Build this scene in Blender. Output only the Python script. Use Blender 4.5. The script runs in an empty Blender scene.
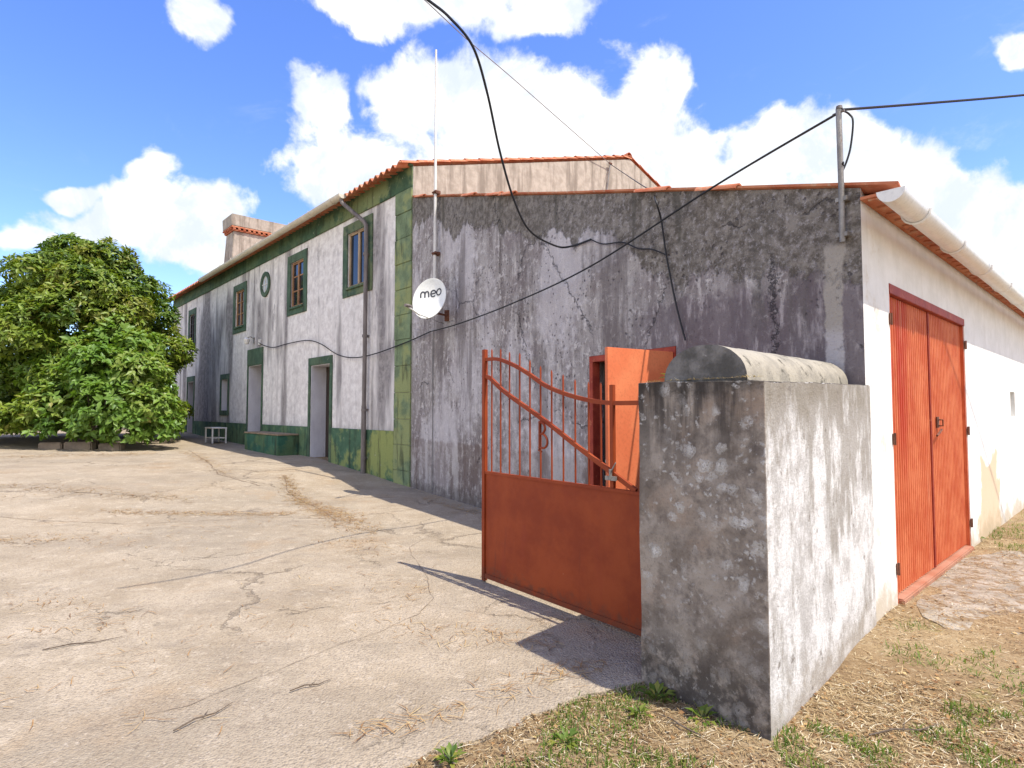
import bpy, bmesh, math, random
import numpy as np
from mathutils import Vector, Matrix, noise as mnoise

random.seed(7)
RNG = np.random.default_rng(11)
SC = bpy.context.scene
COL = SC.collection
R = math.radians

# ------------------------------------------------------------------ camera
cam_d = bpy.data.cameras.new("camera")
cam_d.sensor_width = 36.0
cam_d.lens = 36.0 * 583.0 / 1024.0
cam_d.clip_start = 0.05
cam_d.clip_end = 3000
cam = bpy.data.objects.new("camera", cam_d)
COL.objects.link(cam)
cam.location = (0, 0, 1.6)
cam.rotation_euler = (R(90) + math.atan(26 / 583.0), 0, 0)
SC.camera = cam

# ------------------------------------------------------------------ exposure, sun
SC.view_settings.view_transform = 'Standard'
SC.view_settings.look = 'None'
SC.view_settings.gamma = 1
SC.view_settings.use_curve_mapping = False
SC.view_settings.exposure = 0.70
SC.render.film_transparent = False
SC.cycles.max_bounces = 5
SC.cycles.diffuse_bounces = 3
SC.cycles.glossy_bounces = 2
SC.cycles.transmission_bounces = 3

SUN_EL = R(62.3)
SUN_H = Vector((0.811, -0.585))
SUN_V = Vector((SUN_H.x * math.cos(SUN_EL), SUN_H.y * math.cos(SUN_EL), math.sin(SUN_EL)))
sun_d = bpy.data.lights.new("sun", 'SUN')
sun_d.energy = 4.0
sun_d.angle = R(0.5)
sun_d.color = (1.0, 0.95, 0.86)
sun = bpy.data.objects.new("sun", sun_d)
COL.objects.link(sun)
sun.rotation_euler = SUN_V.to_track_quat('Z', 'Y').to_euler()
sun.location = (20, -15, 40)

# ------------------------------------------------------------------ node helpers


class G:
    """small helper round a node tree"""

    def __init__(s, nt):
        s.nt = nt

    def node(s, t, **props):
        n = s.nt.nodes.new(t)
        for k, v in props.items():
            setattr(n, k, v)
        return n

    def put(s, sock, v):
        if isinstance(v, bpy.types.NodeSocket):
            s.nt.links.new(v, sock)
        elif isinstance(v, (tuple, list)):
            if sock.type == 'RGBA' and len(v) == 3:
                v = (*v, 1)
            sock.default_value = v
        else:
            if sock.type == 'RGBA':
                sock.default_value = (v, v, v, 1)
            elif sock.type == 'VECTOR':
                sock.default_value = (v, v, v)
            else:
                sock.default_value = v

    def m(s, op, a, b=0.0, c=0.0, clamp=False):
        n = s.node('ShaderNodeMath', operation=op)
        n.use_clamp = clamp
        s.put(n.inputs[0], a)
        s.put(n.inputs[1], b)
        s.put(n.inputs[2], c)
        return n.outputs[0]

    def add(s, a, b): return s.m('ADD', a, b)
    def sub(s, a, b): return s.m('SUBTRACT', a, b)
    def mul(s, a, b): return s.m('MULTIPLY', a, b)
    def mx(s, a, b): return s.m('MAXIMUM', a, b)
    def mn(s, a, b): return s.m('MINIMUM', a, b)

    def vm(s, op, a, b=(0, 0, 0)):
        n = s.node('ShaderNodeVectorMath', operation=op)
        s.put(n.inputs[0], a)
        s.put(n.inputs[1], b)
        return n.outputs['Value'] if op in ('LENGTH', 'DOT_PRODUCT', 'DISTANCE') else n.outputs['Vector']

    def sep(s, v):
        n = s.node('ShaderNodeSeparateXYZ')
        s.put(n.inputs[0], v)
        return n.outputs

    def comb(s, x, y, z):
        n = s.node('ShaderNodeCombineXYZ')
        for i, q in enumerate((x, y, z)):
            s.put(n.inputs[i], q)
        return n.outputs[0]

    def noise(s, vec, scale=5, detail=4, rough=0.55, dist=0.0):
        n = s.node('ShaderNodeTexNoise')
        s.put(n.inputs['Vector'], vec)
        n.inputs['Scale'].default_value = scale
        n.inputs['Detail'].default_value = detail
        n.inputs['Roughness'].default_value = rough
        n.inputs['Distortion'].default_value = dist
        return n.outputs['Fac']

    def voro(s, vec, scale=5, feature='F1', rnd=1.0):
        n = s.node('ShaderNodeTexVoronoi', feature=feature)
        s.put(n.inputs['Vector'], vec)
        n.inputs['Scale'].default_value = scale
        n.inputs['Randomness'].default_value = rnd
        return n.outputs['Distance']

    def ss(s, v, lo, hi):
        """smooth step; lo may be above hi for a falling one"""
        n = s.node('ShaderNodeMapRange', interpolation_type='SMOOTHSTEP')
        n.clamp = True
        s.put(n.inputs['Value'], v)
        if lo < hi:
            n.inputs['From Min'].default_value = lo
            n.inputs['From Max'].default_value = hi
            n.inputs['To Min'].default_value = 0
            n.inputs['To Max'].default_value = 1
        else:
            n.inputs['From Min'].default_value = hi
            n.inputs['From Max'].default_value = lo
            n.inputs['To Min'].default_value = 1
            n.inputs['To Max'].default_value = 0
        return n.outputs[0]

    def mix(s, f, a, b):
        n = s.node('ShaderNodeMix', data_type='RGBA')
        s.put(n.inputs[0], f)
        s.put(n.inputs[6], a)
        s.put(n.inputs[7], b)
        return n.outputs[2]

    def band(s, v, lo, hi, w=0.03):
        return s.mul(s.ss(v, lo - w, lo + w), s.ss(v, hi + w, hi - w))

    def obj(s):
        return s.node('ShaderNodeTexCoord').outputs['Object']

    def bump(s, h, strength=0.4, dist=0.02):
        n = s.node('ShaderNodeBump')
        n.inputs['Strength'].default_value = strength
        n.inputs['Distance'].default_value = dist
        s.put(n.inputs['Height'], h)
        return n.outputs[0]


MATS = {}


def mat(name, col=(.5, .5, .5), rough=0.8, metal=0.0, fn=None, spec=0.3):
    m = bpy.data.materials.new(name)
    m.use_nodes = True
    nt = m.node_tree
    nt.nodes.clear()
    g = G(nt)
    b = g.node('ShaderNodeBsdfPrincipled')
    o = g.node('ShaderNodeOutputMaterial')
    nt.links.new(b.outputs[0], o.inputs[0])
    b.inputs['Roughness'].default_value = rough
    b.inputs['Metallic'].default_value = metal
    b.inputs['Specular IOR Level'].default_value = spec
    b.inputs['Base Color'].default_value = (*col, 1)
    if fn:
        r = fn(g, g.obj())
        if 'color' in r:
            g.put(b.inputs['Base Color'], r['color'])
        if 'rough' in r:
            g.put(b.inputs['Roughness'], r['rough'])
        if 'bump' in r:
            g.put(b.inputs['Normal'], g.bump(r['bump'], r.get('bs', .4), r.get('bd', .02)))
        if 'shader' in r:
            nt.links.new(r['shader'], o.inputs[0])
    MATS[name] = m
    return m


def varied(name, c1, c2, scale=6, rough=.7, metal=0.0, c3=None, fine=60, bs=.25, spec=.3, stretch=(1, 1, 1), t=(.35, .65), t3=(.6, .72)):
    def fn(g, o):
        v = g.vm('MULTIPLY', o, stretch)
        n1 = g.noise(v, scale, 5, .6)
        c = g.mix(g.ss(n1, *t), c1, c2)
        n2 = g.noise(o, fine, 3, .6)
        if c3:
            n3 = g.noise(g.vm('ADD', v, (3.1, 7.7, 1.3)), scale * 1.7, 6, .7)
            c = g.mix(g.ss(n3, *t3), c, c3)
        c = g.mix(g.mul(g.ss(n2, .45, .75), .25), c, tuple(q * .45 for q in c1))
        return dict(color=c, bump=g.add(n2, n1), bs=bs, bd=.01)
    return mat(name, rough=rough, metal=metal, fn=fn, spec=spec)


# ------------------------------------------------------------------ world: sky and cumulus clouds by direction
world = bpy.data.worlds.new("World")
SC.world = world
world.use_nodes = True
wn = world.node_tree
wn.nodes.clear()
g = G(wn)
sky = g.node('ShaderNodeTexSky', sky_type='NISHITA')
sky.sun_disc = False
sky.sun_elevation = SUN_EL
sky.sun_rotation = math.atan2(SUN_H.x, SUN_H.y)
sky.altitude = 60
sky.air_density = 1.0
sky.dust_density = 0.6
sky.ozone_density = 3.0
tc = g.node('ShaderNodeTexCoord').outputs['Generated']
dirs = g.sep(tc)
yy = g.mx(dirs[1], 0.06)
uv = g.comb(g.m('DIVIDE', dirs[0], yy), g.m('DIVIDE', dirs[2], yy), 0)
# cloud banks: azimuth / elevation tangents and half sizes
CL = [(-.183, .555, .078, .10), (-.30, .43, .095, .075), (-.325, .535, .05, .055), (-.05, .50, .15, .14), (.09, .50, .16, .13),
      (.23, .51, .088, .105), (.275, .43, .08, .08), (.36, .40, .10, .065), (.41, .45, .055, .05), (.50, .45, .10, .075),
      (.60, .45, .13, .085), (.73, .40, .14, .085), (.84, .36, .14, .10), (.88, .29, .10, .12), (.78, .30, .16, .14), (.55, .34, .2, .1),
      (-.595, .335, .115, .075), (-.62, .39, .06, .055), (-.51, .36, .068, .05), (-.72, .315, .11, .04), (-.84, .295, .10, .03),
      (-.76, .36, .05, .02), (-.56, .71, .07, .052), (-.27, .72, .09, .045), (-.12, .735, .16, .05), (.03, .71, .10, .04),
      (.88, .66, .05, .035), (-1.3, .5, .2, .12), (1.4, .5, .3, .2), (-1.6, .3, .3, .08), (1.2, .25, .3, .12),
      (-.52, .28, .10, .04), (.1, .33, .4, .12)]
wob = g.node('ShaderNodeTexNoise')
g.put(wob.inputs['Vector'], tc)
wob.inputs['Scale'].default_value = 7
wob.inputs['Detail'].default_value = 5
uvw = g.vm('ADD', uv, g.vm('MULTIPLY', g.vm('SUBTRACT', wob.outputs['Color'], (.5, .5, .5)), (.22, .17, 0)))
F = None
for (u, v, a, b) in CL:
    l = g.vm('LENGTH', g.vm('MULTIPLY', g.vm('SUBTRACT', uvw, (u, v, 0)), (1 / a, 1 / b, 0)))
    f = g.sub(1.0, l)
    F = f if F is None else g.m('SMOOTH_MAX', F, f, 0.25)
n_big = g.noise(tc, 9, 9, .62, .3)
n_puff = g.noise(tc, 24, 6, .55, .2)
fld = g.add(F, g.add(g.mul(g.sub(n_big, .5), 2.0), g.mul(g.sub(n_puff, .5), .8)))
cmask = g.ss(fld, -.16, .30)
wisp = g.mul(g.ss(g.noise(g.vm('MULTIPLY', tc, (1, 1, 2.2)), 5, 9, .66, .6), .56, .8), .28)
cmask = g.mx(cmask, g.mul(wisp, g.ss(F, -1.6, -.2)))
rear_fill = g.mul(g.ss(g.noise(g.vm('MULTIPLY', tc, (1, 1, 1.5)), 2.6, 8, .6, .3), .40, .54), g.mul(g.ss(dirs[1], .12, -.10), g.ss(dirs[2], .80, .62)))  # unseen clouds added behind the viewpoint for a whiter fill light
cmask = g.mx(cmask, rear_fill)
shade = g.mul(g.ss(g.noise(g.vm('ADD', tc, (0, 0, .05)), 11, 6, .6), .42, .66), g.ss(fld, 1.1, .25))
bill = g.noise(g.vm('ADD', tc, (.02, 0, .06)), 8, 9, .66, .4)
ccol = g.mix(g.ss(bill, .44, .64), (.80, .80, .79), (.55, .60, .68))
ccol = g.mix(g.mul(shade, .6), ccol, (.50, .56, .66))
ccol = g.mix(rear_fill, ccol, (1.1, 1.08, 1.05))
bg1 = g.node('ShaderNodeBackground')
SKY_STR = 0.13
skyc = g.mix(1.0, sky.outputs[0], sky.outputs[0])
hs = g.node('ShaderNodeHueSaturation')
hs.inputs['Saturation'].default_value = 1.22
hs.inputs['Hue'].default_value = .518
hs.inputs['Value'].default_value = 1.56
g.put(hs.inputs['Color'], skyc)
g.put(bg1.inputs['Color'], hs.outputs[0])
world.cycles.sampling_method = 'MANUAL'
world.cycles.sample_map_resolution = 512
bg1.inputs['Strength'].default_value = SKY_STR
bg2 = g.node('ShaderNodeBackground')
g.put(bg2.inputs['Color'], ccol)
bg2.inputs['Strength'].default_value = 1.0
ms = g.node('ShaderNodeMixShader')
g.put(ms.inputs[0], cmask)
wn.links.new(bg1.outputs[0], ms.inputs[1])
wn.links.new(bg2.outputs[0], ms.inputs[2])
wo = g.node('ShaderNodeOutputWorld')
wn.links.new(ms.outputs[0], wo.inputs[0])

# ------------------------------------------------------------------ site plan (metres; camera stands at 0,0)
PC = Vector((1.246, 2.878))      # pillar, near corner
PL = Vector((0.760, 3.508))      # pillar, yard corner
W = Vector((2.669, 4.398))       # corner of the shed
C = Vector((-2.074, 12.054))     # corner where the shed meets the house
UR = Vector((.738, .674)).normalized()
UF = Vector((-UR.y, UR.x))
UM = (W - C).normalized()
NR = Vector((UR.y, -UR.x))       # outward from the garage wall
LM = (W - C).length
A_HOUSE = math.atan2(UF.y, UF.x)
A_RIGHT = math.atan2(-UR.y, -UR.x)
A_MID = math.atan2(-UM.y, -UM.x)

GS = [(-60, 0), (9.8, 0), (10.3, .012), (10.9, .045), (12.0, .14), (13.2, .22), (15.0, .33), (20.5, .43), (23.8, .51), (28.2, .65), (42, .9), (80, 1.1), (600, 1.2)]


def gz(x, y):
    """height of the ground: it rises gently along the house"""
    s = x * UF.x + y * UF.y
    for (a, za), (b, zb) in zip(GS, GS[1:]):
        if s <= b:
            return za + (zb - za) * max(0, (s - a)) / (b - a)
    return GS[-1][1]


# ------------------------------------------------------------------ mesh helpers
class MB:
    def __init__(s):
        s.v, s.f, s.mi = [], [], []

    def vert(s, p):
        s.v.append(tuple(p))
        return len(s.v) - 1

    def face(s, pts, mi=0):
        i = len(s.v)
        s.v += [tuple(p) for p in pts]
        s.f.append(tuple(range(i, i + len(pts))))
        s.mi.append(mi)

    def box(s, x0, x1, y0, y1, z0, z1, mi=0):
        i = len(s.v)
        s.v += [(x0, y0, z0), (x1, y0, z0), (x1, y1, z0), (x0, y1, z0), (x0, y0, z1), (x1, y0, z1), (x1, y1, z1), (x0, y1, z1)]
        for f in ((0, 3, 2, 1), (4, 5, 6, 7), (0, 1, 5, 4), (1, 2, 6, 5), (2, 3, 7, 6), (3, 0, 4, 7)):
            s.f.append(tuple(i + k for k in f))
            s.mi.append(mi)
        return s

    def tube(s, pts, r, seg=8, cap=True, mi=0, flat=1.0):
        pts = [Vector(p) for p in pts]
        n = len(pts)
        rr = r if isinstance(r, (list, tuple)) else [r] * n
        base = len(s.v)
        prev = None
        for k, p in enumerate(pts):
            d = (pts[min(k + 1, n - 1)] - pts[max(k - 1, 0)])
            if d.length < 1e-9:
                d = Vector((0, 0, 1))
            d.normalize()
            if prev is None:
                a = d.orthogonal().normalized()
            else:
                a = (prev - d * prev.dot(d))
                a = a.normalized() if a.length > 1e-6 else d.orthogonal().normalized()
            prev = a
            b = d.cross(a)
            for j in range(seg):
                t = 2 * math.pi * j / seg
                s.v.append(tuple(p + a * math.cos(t) * rr[k] + b * math.sin(t) * rr[k] * flat))
        for k in range(n - 1):
            for j in range(seg):
                j2 = (j + 1) % seg
                s.f.append((base + k * seg + j, base + k * seg + j2, base + (k + 1) * seg + j2, base + (k + 1) * seg + j))
                s.mi.append(mi)
        if cap:
            s.f.append(tuple(base + j for j in reversed(range(seg))))
            s.mi.append(mi)
            s.f.append(tuple(base + (n - 1) * seg + j for j in range(seg)))
            s.mi.append(mi)
        return s

    def grid(s, rows, mi=0, close=False):
        base = len(s.v)
        nr, nc = len(rows), len(rows[0])
        for r_ in rows:
            s.v += [tuple(p) for p in r_]
        for i in range(nr - 1):
            for j in range(nc - 1 if not close else nc):
                j2 = (j + 1) % nc
                s.f.append((base + i * nc + j, base + i * nc + j2, base + (i + 1) * nc + j2, base + (i + 1) * nc + j))
                s.mi.append(mi)
        return s

    def build(s, name, mats, parent=None, smooth=False, loc=None, rotz=0.0, bevel=0.0, recalc=True):
        me = bpy.data.meshes.new(name)
        me.from_pydata(s.v, [], s.f)
        if not isinstance(mats, (list, tuple)):
            mats = [mats]
        for m in mats:
            me.materials.append(m)
        me.polygons.foreach_set('material_index', s.mi)
        if recalc or bevel:
            bm = bmesh.new()
            bm.from_mesh(me)
            if recalc:
                bmesh.ops.remove_doubles(bm, verts=bm.verts, dist=1e-5)
                bmesh.ops.recalc_face_normals(bm, faces=bm.faces)
            if bevel:
                es = [e for e in bm.edges if len(e.link_faces) == 2 and e.calc_face_angle(0) > .6]
                bmesh.ops.bevel(bm, geom=es, offset=bevel, segments=2, affect='EDGES', clamp_overlap=True)
            bm.to_mesh(me)
            bm.free()
        if smooth:
            me.polygons.foreach_set('use_smooth', [True] * len(me.polygons))
            if hasattr(me, 'set_sharp_from_angle'):
                me.set_sharp_from_angle(angle=R(40))
        o = bpy.data.objects.new(name, me)
        COL.objects.link(o)
        if loc is not None:
            o.location = loc
        o.rotation_euler = (0, 0, rotz)
        if parent:
            o.parent = parent
        return o


def thing(name, label, cat, loc=(0, 0, 0), rotz=0, group=None):
    o = bpy.data.objects.new(name, None)
    o.empty_display_size = .3
    COL.objects.link(o)
    o.location = loc
    o.rotation_euler = (0, 0, rotz)
    return tag(o, label, cat, group)


def tag(o, label, cat, group=None):
    o['label'] = label
    o['category'] = cat
    if group:
        o['group'] = group
    return o


def struct(o):
    o['kind'] = 'structure'
    return o


def stuff(o, label=None, cat=None):
    o['kind'] = 'stuff'
    if label:
        o['label'] = label
        o['category'] = cat
    return o


def holed(mb, x0, x1, z0, top, holes, y=0.0, depth=.3, mi=0, step=None):
    """upright wall sheet at local y with openings and their reveals (openings: x0,x1,z0,z1[,depth])"""
    xs = sorted({x0, x1, *[h[0] for h in holes], *[h[1] for h in holes]})
    for a, b in zip(xs, xs[1:]):
        m = (a + b) / 2
        hs_ = sorted([h for h in holes if h[0] < m < h[1]], key=lambda h: h[2])
        z = z0
        for h in hs_:
            if h[2] > z + 1e-6:
                mb.face([(a, y, z), (b, y, z), (b, y, h[2]), (a, y, h[2])], mi)
            z = h[3]
        mb.face([(a, y, z), (b, y, z), (b, y, top(b)), (a, y, top(a))], mi)
    for h in holes:
        a, b, c, d = h[:4]
        dp = h[4] if len(h) > 4 else depth
        yi = y - dp
        mb.face([(a, y, c), (a, yi, c), (a, yi, d), (a, y, d)], mi)
        mb.face([(b, y, c), (b, y, d), (b, yi, d), (b, yi, c)], mi)
        mb.face([(a, y, d), (a, yi, d), (b, yi, d), (b, y, d)], mi)
        mb.face([(a, y, c), (b, y, c), (b, yi, c), (a, yi, c)], mi)


def surround(x0, x1, z0, z1, w, y0, y1, wt=None, wb=None):
    """four butted bars round an opening"""
    wt = w if wt is None else wt
    wb = w if wb is None else wb
    mb = MB()
    mb.box(x0 - w, x1 + w, y0, y1, z1, z1 + wt)
    if wb:
        mb.box(x0 - w, x1 + w, y0, y1, z0 - wb, z0)
    mb.box(x0 - w, x0, y0, y1, z0, z1)
    mb.box(x1, x1 + w, y0, y1, z0, z1)
    return mb


# ------------------------------------------------------------------ materials
def m_midwall(g, o):
    x, y, z = g.sep(o)
    wq = g.noise(o, 1.6, 4, .6)
    st = g.vm('ADD', g.vm('MULTIPLY', o, (1, 1, .17)), g.vm('MULTIPLY', g.comb(wq, 0, 0), (.25, 0, 0)))
    s1 = g.noise(st, 3.2, 8, .66)
    s2 = g.noise(g.vm('ADD', g.vm('MULTIPLY', o, (1, 1, .25)), (4, 0, 9)), 8, 7, .68)
    mo = g.noise(o, 8, 10, .76)
    mo2 = g.noise(g.vm('ADD', o, (9, 2, 5)), 1.9, 6, .62)
    mo3 = g.noise(g.vm('ADD', g.vm('MULTIPLY', o, (1, 1, .6)), (1, 7, 3)), 19, 8, .74)
    fine = g.noise(o, 55, 5, .7)
    c = g.mix(g.ss(s1, .36, .64), (.20, .172, .165), (.40, .37, .355))
    c = g.mix(g.mul(g.ss(mo2, .50, .66), .6), c, (.215, .178, .178))
    c = g.mix(g.mul(g.ss(s2, .52, .66), .7), c, (.60, .56, .53))
    c = g.mix(g.mul(g.ss(mo, .52, .62), .75), c, (.64, .60, .57))
    c = g.mix(g.mul(g.ss(mo3, .54, .62), .7), c, (.125, .105, .105))
    pale = g.mul(g.ss(g.add(g.noise(g.vm('ADD', g.vm('MULTIPLY', o, (1, 1, .5)), (5, 5, 5)), .75, 5, .6), g.mul(g.sub(mo, .5), .35)), .47, .60), .62)
    c = g.mix(pale, c, (.60, .565, .575))
    dkst = g.mul(g.ss(g.noise(g.vm('ADD', g.vm('MULTIPLY', o, (1, 1, .10)), (2, 6, 4)), 2.0, 7, .68), .53, .63), .68)
    c = g.mix(dkst, c, (.155, .133, .130))
    # bare dark render low on the right half
    lz = g.add(z, g.mul(g.sub(mo2, .5), 1.2))
    rt = g.mul(g.ss(g.add(x, g.mul(g.sub(mo, .5), .8)), 2.7, 2.0), g.ss(lz, 2.70, 2.58))
    c = g.mix(g.mul(rt, .72), c, g.mix(g.ss(s2, .50, .66), (.135, .108, .118), (.36, .32, .325)))
    # dark weathered band under the tiles
    top = g.add(3.32, g.mul(x, .3055))
    d = g.sub(top, z)
    lim = g.add(g.add(.58, g.mul(g.sub(g.noise(g.comb(x, 0, 0), .8, 5, .62), .5), 2.0)), g.mul(g.ss(x, 3.4, 1.6), .22))
    edge = g.add(g.sub(d, lim), g.add(g.mul(g.sub(mo, .5), .30), g.mul(g.sub(mo3, .5), .25)))
    bandf = g.ss(edge, .03, -.03)
    dk = g.mix(g.ss(mo, .42, .58), (.10, .086, .070), (.235, .21, .18))
    dk = g.mix(g.mul(g.ss(s1, .5, .64), .5), dk, (.085, .075, .062))
    dk = g.mix(g.mul(g.ss(g.noise(o, 17, 9, .78), .50, .62), g.add(.12, g.mul(g.ss(x, 5.0, 3.2), .6))), dk, (.40, .375, .375))
    c = g.mix(g.mul(bandf, .92), c, dk)
    # a few broad drips from the tile line
    drip = g.mul(g.ss(g.noise(g.comb(g.add(x, g.mul(mo2, .12)), 0, g.mul(z, .08)), 3.4, 3, .5), .58, .66), g.ss(g.add(d, g.mul(g.sub(mo, .5), .8)), 1.5, .7))
    c = g.mix(g.mul(drip, .72), c, (.085, .078, .064))
    # pits
    wv = g.vm('ADD', o, g.vm('MULTIPLY', g.comb(mo, mo3, mo3), (.12, .12, .12)))
    pit = g.mul(g.ss(g.voro(wv, 13), .24, .12), g.ss(g.noise(g.vm('ADD', o, (3, 3, 8)), 1.4, 4, .6), .50, .58))
    c = g.mix(g.mul(pit, .75), c, (.06, .052, .056))
    pit2 = g.ss(g.noise(o, 24, 4, .65), .64, .69)
    c = g.mix(g.mul(pit2, .7), c, (.07, .062, .066))
    # cracks
    crk = g.voro(g.vm('ADD', o, g.vm('MULTIPLY', g.comb(mo, fine, mo2), (.5, .1, .5))), .5, 'DISTANCE_TO_EDGE')
    ck = g.mul(g.ss(crk, .005, .001), g.ss(g.noise(o, 1.0, 2, .5), .50, .56))
    c = g.mix(g.mul(ck, .65), c, (.06, .055, .055))
    # brown splash zone near the ground
    low = g.ss(g.add(z, g.mul(g.sub(s1, .5), .35)), 1.04, .98)
    c = g.mix(g.mul(low, .55), c, g.mix(g.ss(g.add(s1, g.mul(g.sub(mo, .5), .5)), .42, .58), (.15, .105, .085), (.40, .36, .335)))
    base = g.ss(g.add(z, g.mul(g.sub(mo, .5), .5)), .30, .05)
    c = g.mix(g.mul(base, .6), c, (.085, .072, .062))
    # pale cement strip below the cable pole
    px = g.add(x, g.mul(g.sub(g.noise(o, 3, 6, .65), .5), .16))
    strip = g.mul(g.band(px, .145, .30, .012), g.ss(z, 2.94, 2.88))
    c = g.mix(g.mul(strip, .9), c, g.mix(g.ss(g.add(z, g.mul(mo, .2)), 2.25, 2.4), (.48, .45, .445), (.38, .345, .30)))
    c = g.mix(g.mul(g.ss(fine, .5, .72), .4), c, (.10, .09, .09))
    h = g.add(g.mul(mo, .8), g.add(g.mul(fine, .5), g.add(g.mul(pit, -.5), g.add(g.mul(ck, -1.0), g.add(g.mul(mo3, .5), g.mul(bandf, -.35))))))
    return dict(color=c, bump=h, bs=.8, bd=.022)


mat('midwall', rough=.92, fn=m_midwall, spec=.15)


def m_facade(g, o):
    x, y, z = g.sep(o)
    st = g.vm('MULTIPLY', o, (1, 1, .16))
    s1 = g.noise(st, 1.9, 9, .68)
    s2 = g.noise(g.vm('ADD', st, (4, 0, 9)), 6, 8, .72)
    mo = g.noise(o, 5, 9, .74)
    big = g.noise(g.vm('MULTIPLY', o, (1, 1, .45)), .55, 4, .55)
    fine = g.noise(o, 40, 3, .6)
    c = g.mix(g.ss(mo, .38, .62), (.60, .56, .535), (.80, .765, .73))
    # cleaner paint sheltered below the sills
    cl = None
    for a, b in ((1.7, 3.15), (5.35, 6.65), (10.3, 11.6), (16.5, 17.7)):
        q = g.band(x, a, b, .04)
        cl = q if cl is None else g.mx(cl, q)
    cl = g.mul(cl, g.ss(z, 4.42, 4.3))
    far = g.mul(g.ss(x, 10.8, 12.6), g.ss(x, 17.8, 16.4))
    wide = g.noise(g.vm('MULTIPLY', o, (1, 1, .07)), 1.25, 3, .55)
    dirt = g.add(g.add(g.mul(g.sub(s1, .5), 2.0), g.mul(g.sub(mo, .5), .9)), g.add(g.add(g.mul(g.sub(big, .5), 2.0), g.mul(g.sub(wide, .5), 2.6)), .12))
    dirt = g.add(dirt, g.mul(g.mul(far, g.ss(z, 6.0, 4.9)), .48))
    dirt = g.add(dirt, g.mul(g.mul(g.band(x, 7.9, 9.3, .25), g.ss(z, 5.4, 4.9)), .38))
    f1 = g.ss(dirt, .05, .62)
    f1 = g.mul(f1, g.sub(1.0, g.mul(cl, .8)))
    c = g.mix(g.mul(f1, .85), c, g.mix(g.ss(mo, .42, .58), (.135, .12, .122), (.26, .235, .23)))
    f2 = g.mul(g.ss(s2, .52, .70), g.sub(1.0, g.mul(cl, .55)))
    c = g.mix(g.mul(f2, .65), c, (.17, .16, .165))
    thin = g.ss(g.noise(g.vm('MULTIPLY', o, (1, 1, .06)), 10, 5, .66), .62, .70)
    c = g.mix(g.mul(g.mul(thin, g.ss(mo, .38, .55)), .65), c, (.12, .105, .105))
    blot = g.ss(g.noise(g.vm('ADD', g.vm('MULTIPLY', o, (1, 1, .4)), (7, 1, 2)), 2.2, 8, .7), .58, .68)
    c = g.mix(g.mul(g.mul(blot, g.sub(1.0, g.mul(cl, .7))), .6), c, (.19, .17, .18))
    chip = g.mul(g.ss(g.noise(g.vm('MULTIPLY', o, (1, 1, .5)), 6, 6, .7), .665, .70), g.ss(z, 3.6, 2.4))
    c = g.mix(g.mul(chip, .9), c, (.10, .085, .075))
    c = g.mix(g.mul(g.ss(g.add(z, g.mul(mo, .3)), 1.45, 1.2), .35), c, (.22, .20, .17))
    c = g.mix(g.mul(g.ss(fine, .5, .8), .2), c, (.2, .19, .19))
    return dict(color=c, bump=g.add(mo, g.mul(fine, .5)), bs=.35, bd=.02)


mat('facade', rough=.9, fn=m_facade, spec=.15)


def m_cream(g, o):
    x, y, z = g.sep(o)
    st = g.vm('MULTIPLY', o, (1, 1, .12))
    s1 = g.noise(st, 4.0, 6, .62)
    mo = g.noise(o, 5, 7, .68)
    fine = g.noise(o, 40, 3, .6)
    c = g.mix(g.ss(mo, .35, .65), (.335, .295, .24), (.45, .40, .33))
    c = g.mix(g.mul(g.ss(s1, .46, .64), .8), c, (.20, .17, .135))
    c = g.mix(g.mul(g.ss(fine, .5, .8), .3), c, (.2, .17, .14))
    return dict(color=c, bump=g.add(mo, fine), bs=.35, bd=.02)


mat('cream_render', rough=.92, fn=m_cream, spec=.15)


def m_white(g, o):
    x, y, z = g.sep(o)      # x runs against the wall's length
    st = g.vm('MULTIPLY', o, (1, 1, .14))
    s1 = g.noise(st, 5, 6, .62)
    mo = g.noise(o, 3.5, 7, .66)
    fine = g.noise(o, 40, 3, .6)
    c = g.mix(g.ss(mo, .3, .7), (.70, .68, .63), (.80, .78, .74))
    c = g.mix(g.mul(g.ss(s1, .56, .72), .35), c, (.58, .53, .45))
    # bare sandy patch right of the doors
    t = g.mul(x, -1.0)
    pn = g.add(z, g.mul(g.sub(g.noise(o, 1.8, 5, .6), .5), .9))
    patch = g.mul(g.band(g.add(t, g.mul(g.sub(g.noise(o, 2.3, 7, .7), .5), 1.4)), 4.15, 5.45, .06), g.ss(pn, .98, .90))
    c = g.mix(g.mul(patch, .85), c, (.60, .44, .27))
    # rusty damp edge left of the doors, dirty foot
    lf = g.mul(g.band(t, .02, .5, .12), g.ss(g.noise(o, 3.2, 6, .65), .50, .66))
    c = g.mix(g.mul(lf, .55), c, (.50, .40, .26))
    foot = g.ss(g.add(z, g.mul(g.sub(mo, .5), .9)), .34, .0)
    c = g.mix(g.mul(foot, .7), c, (.40, .31, .19))
    c = g.mix(g.mul(g.ss(fine, .55, .8), .12), c, (.45, .43, .4))
    return dict(color=c, bump=g.add(mo, g.mul(fine, .6)), bs=.3, bd=.015)


mat('white_wall', rough=.9, fn=m_white, spec=.15)


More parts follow.
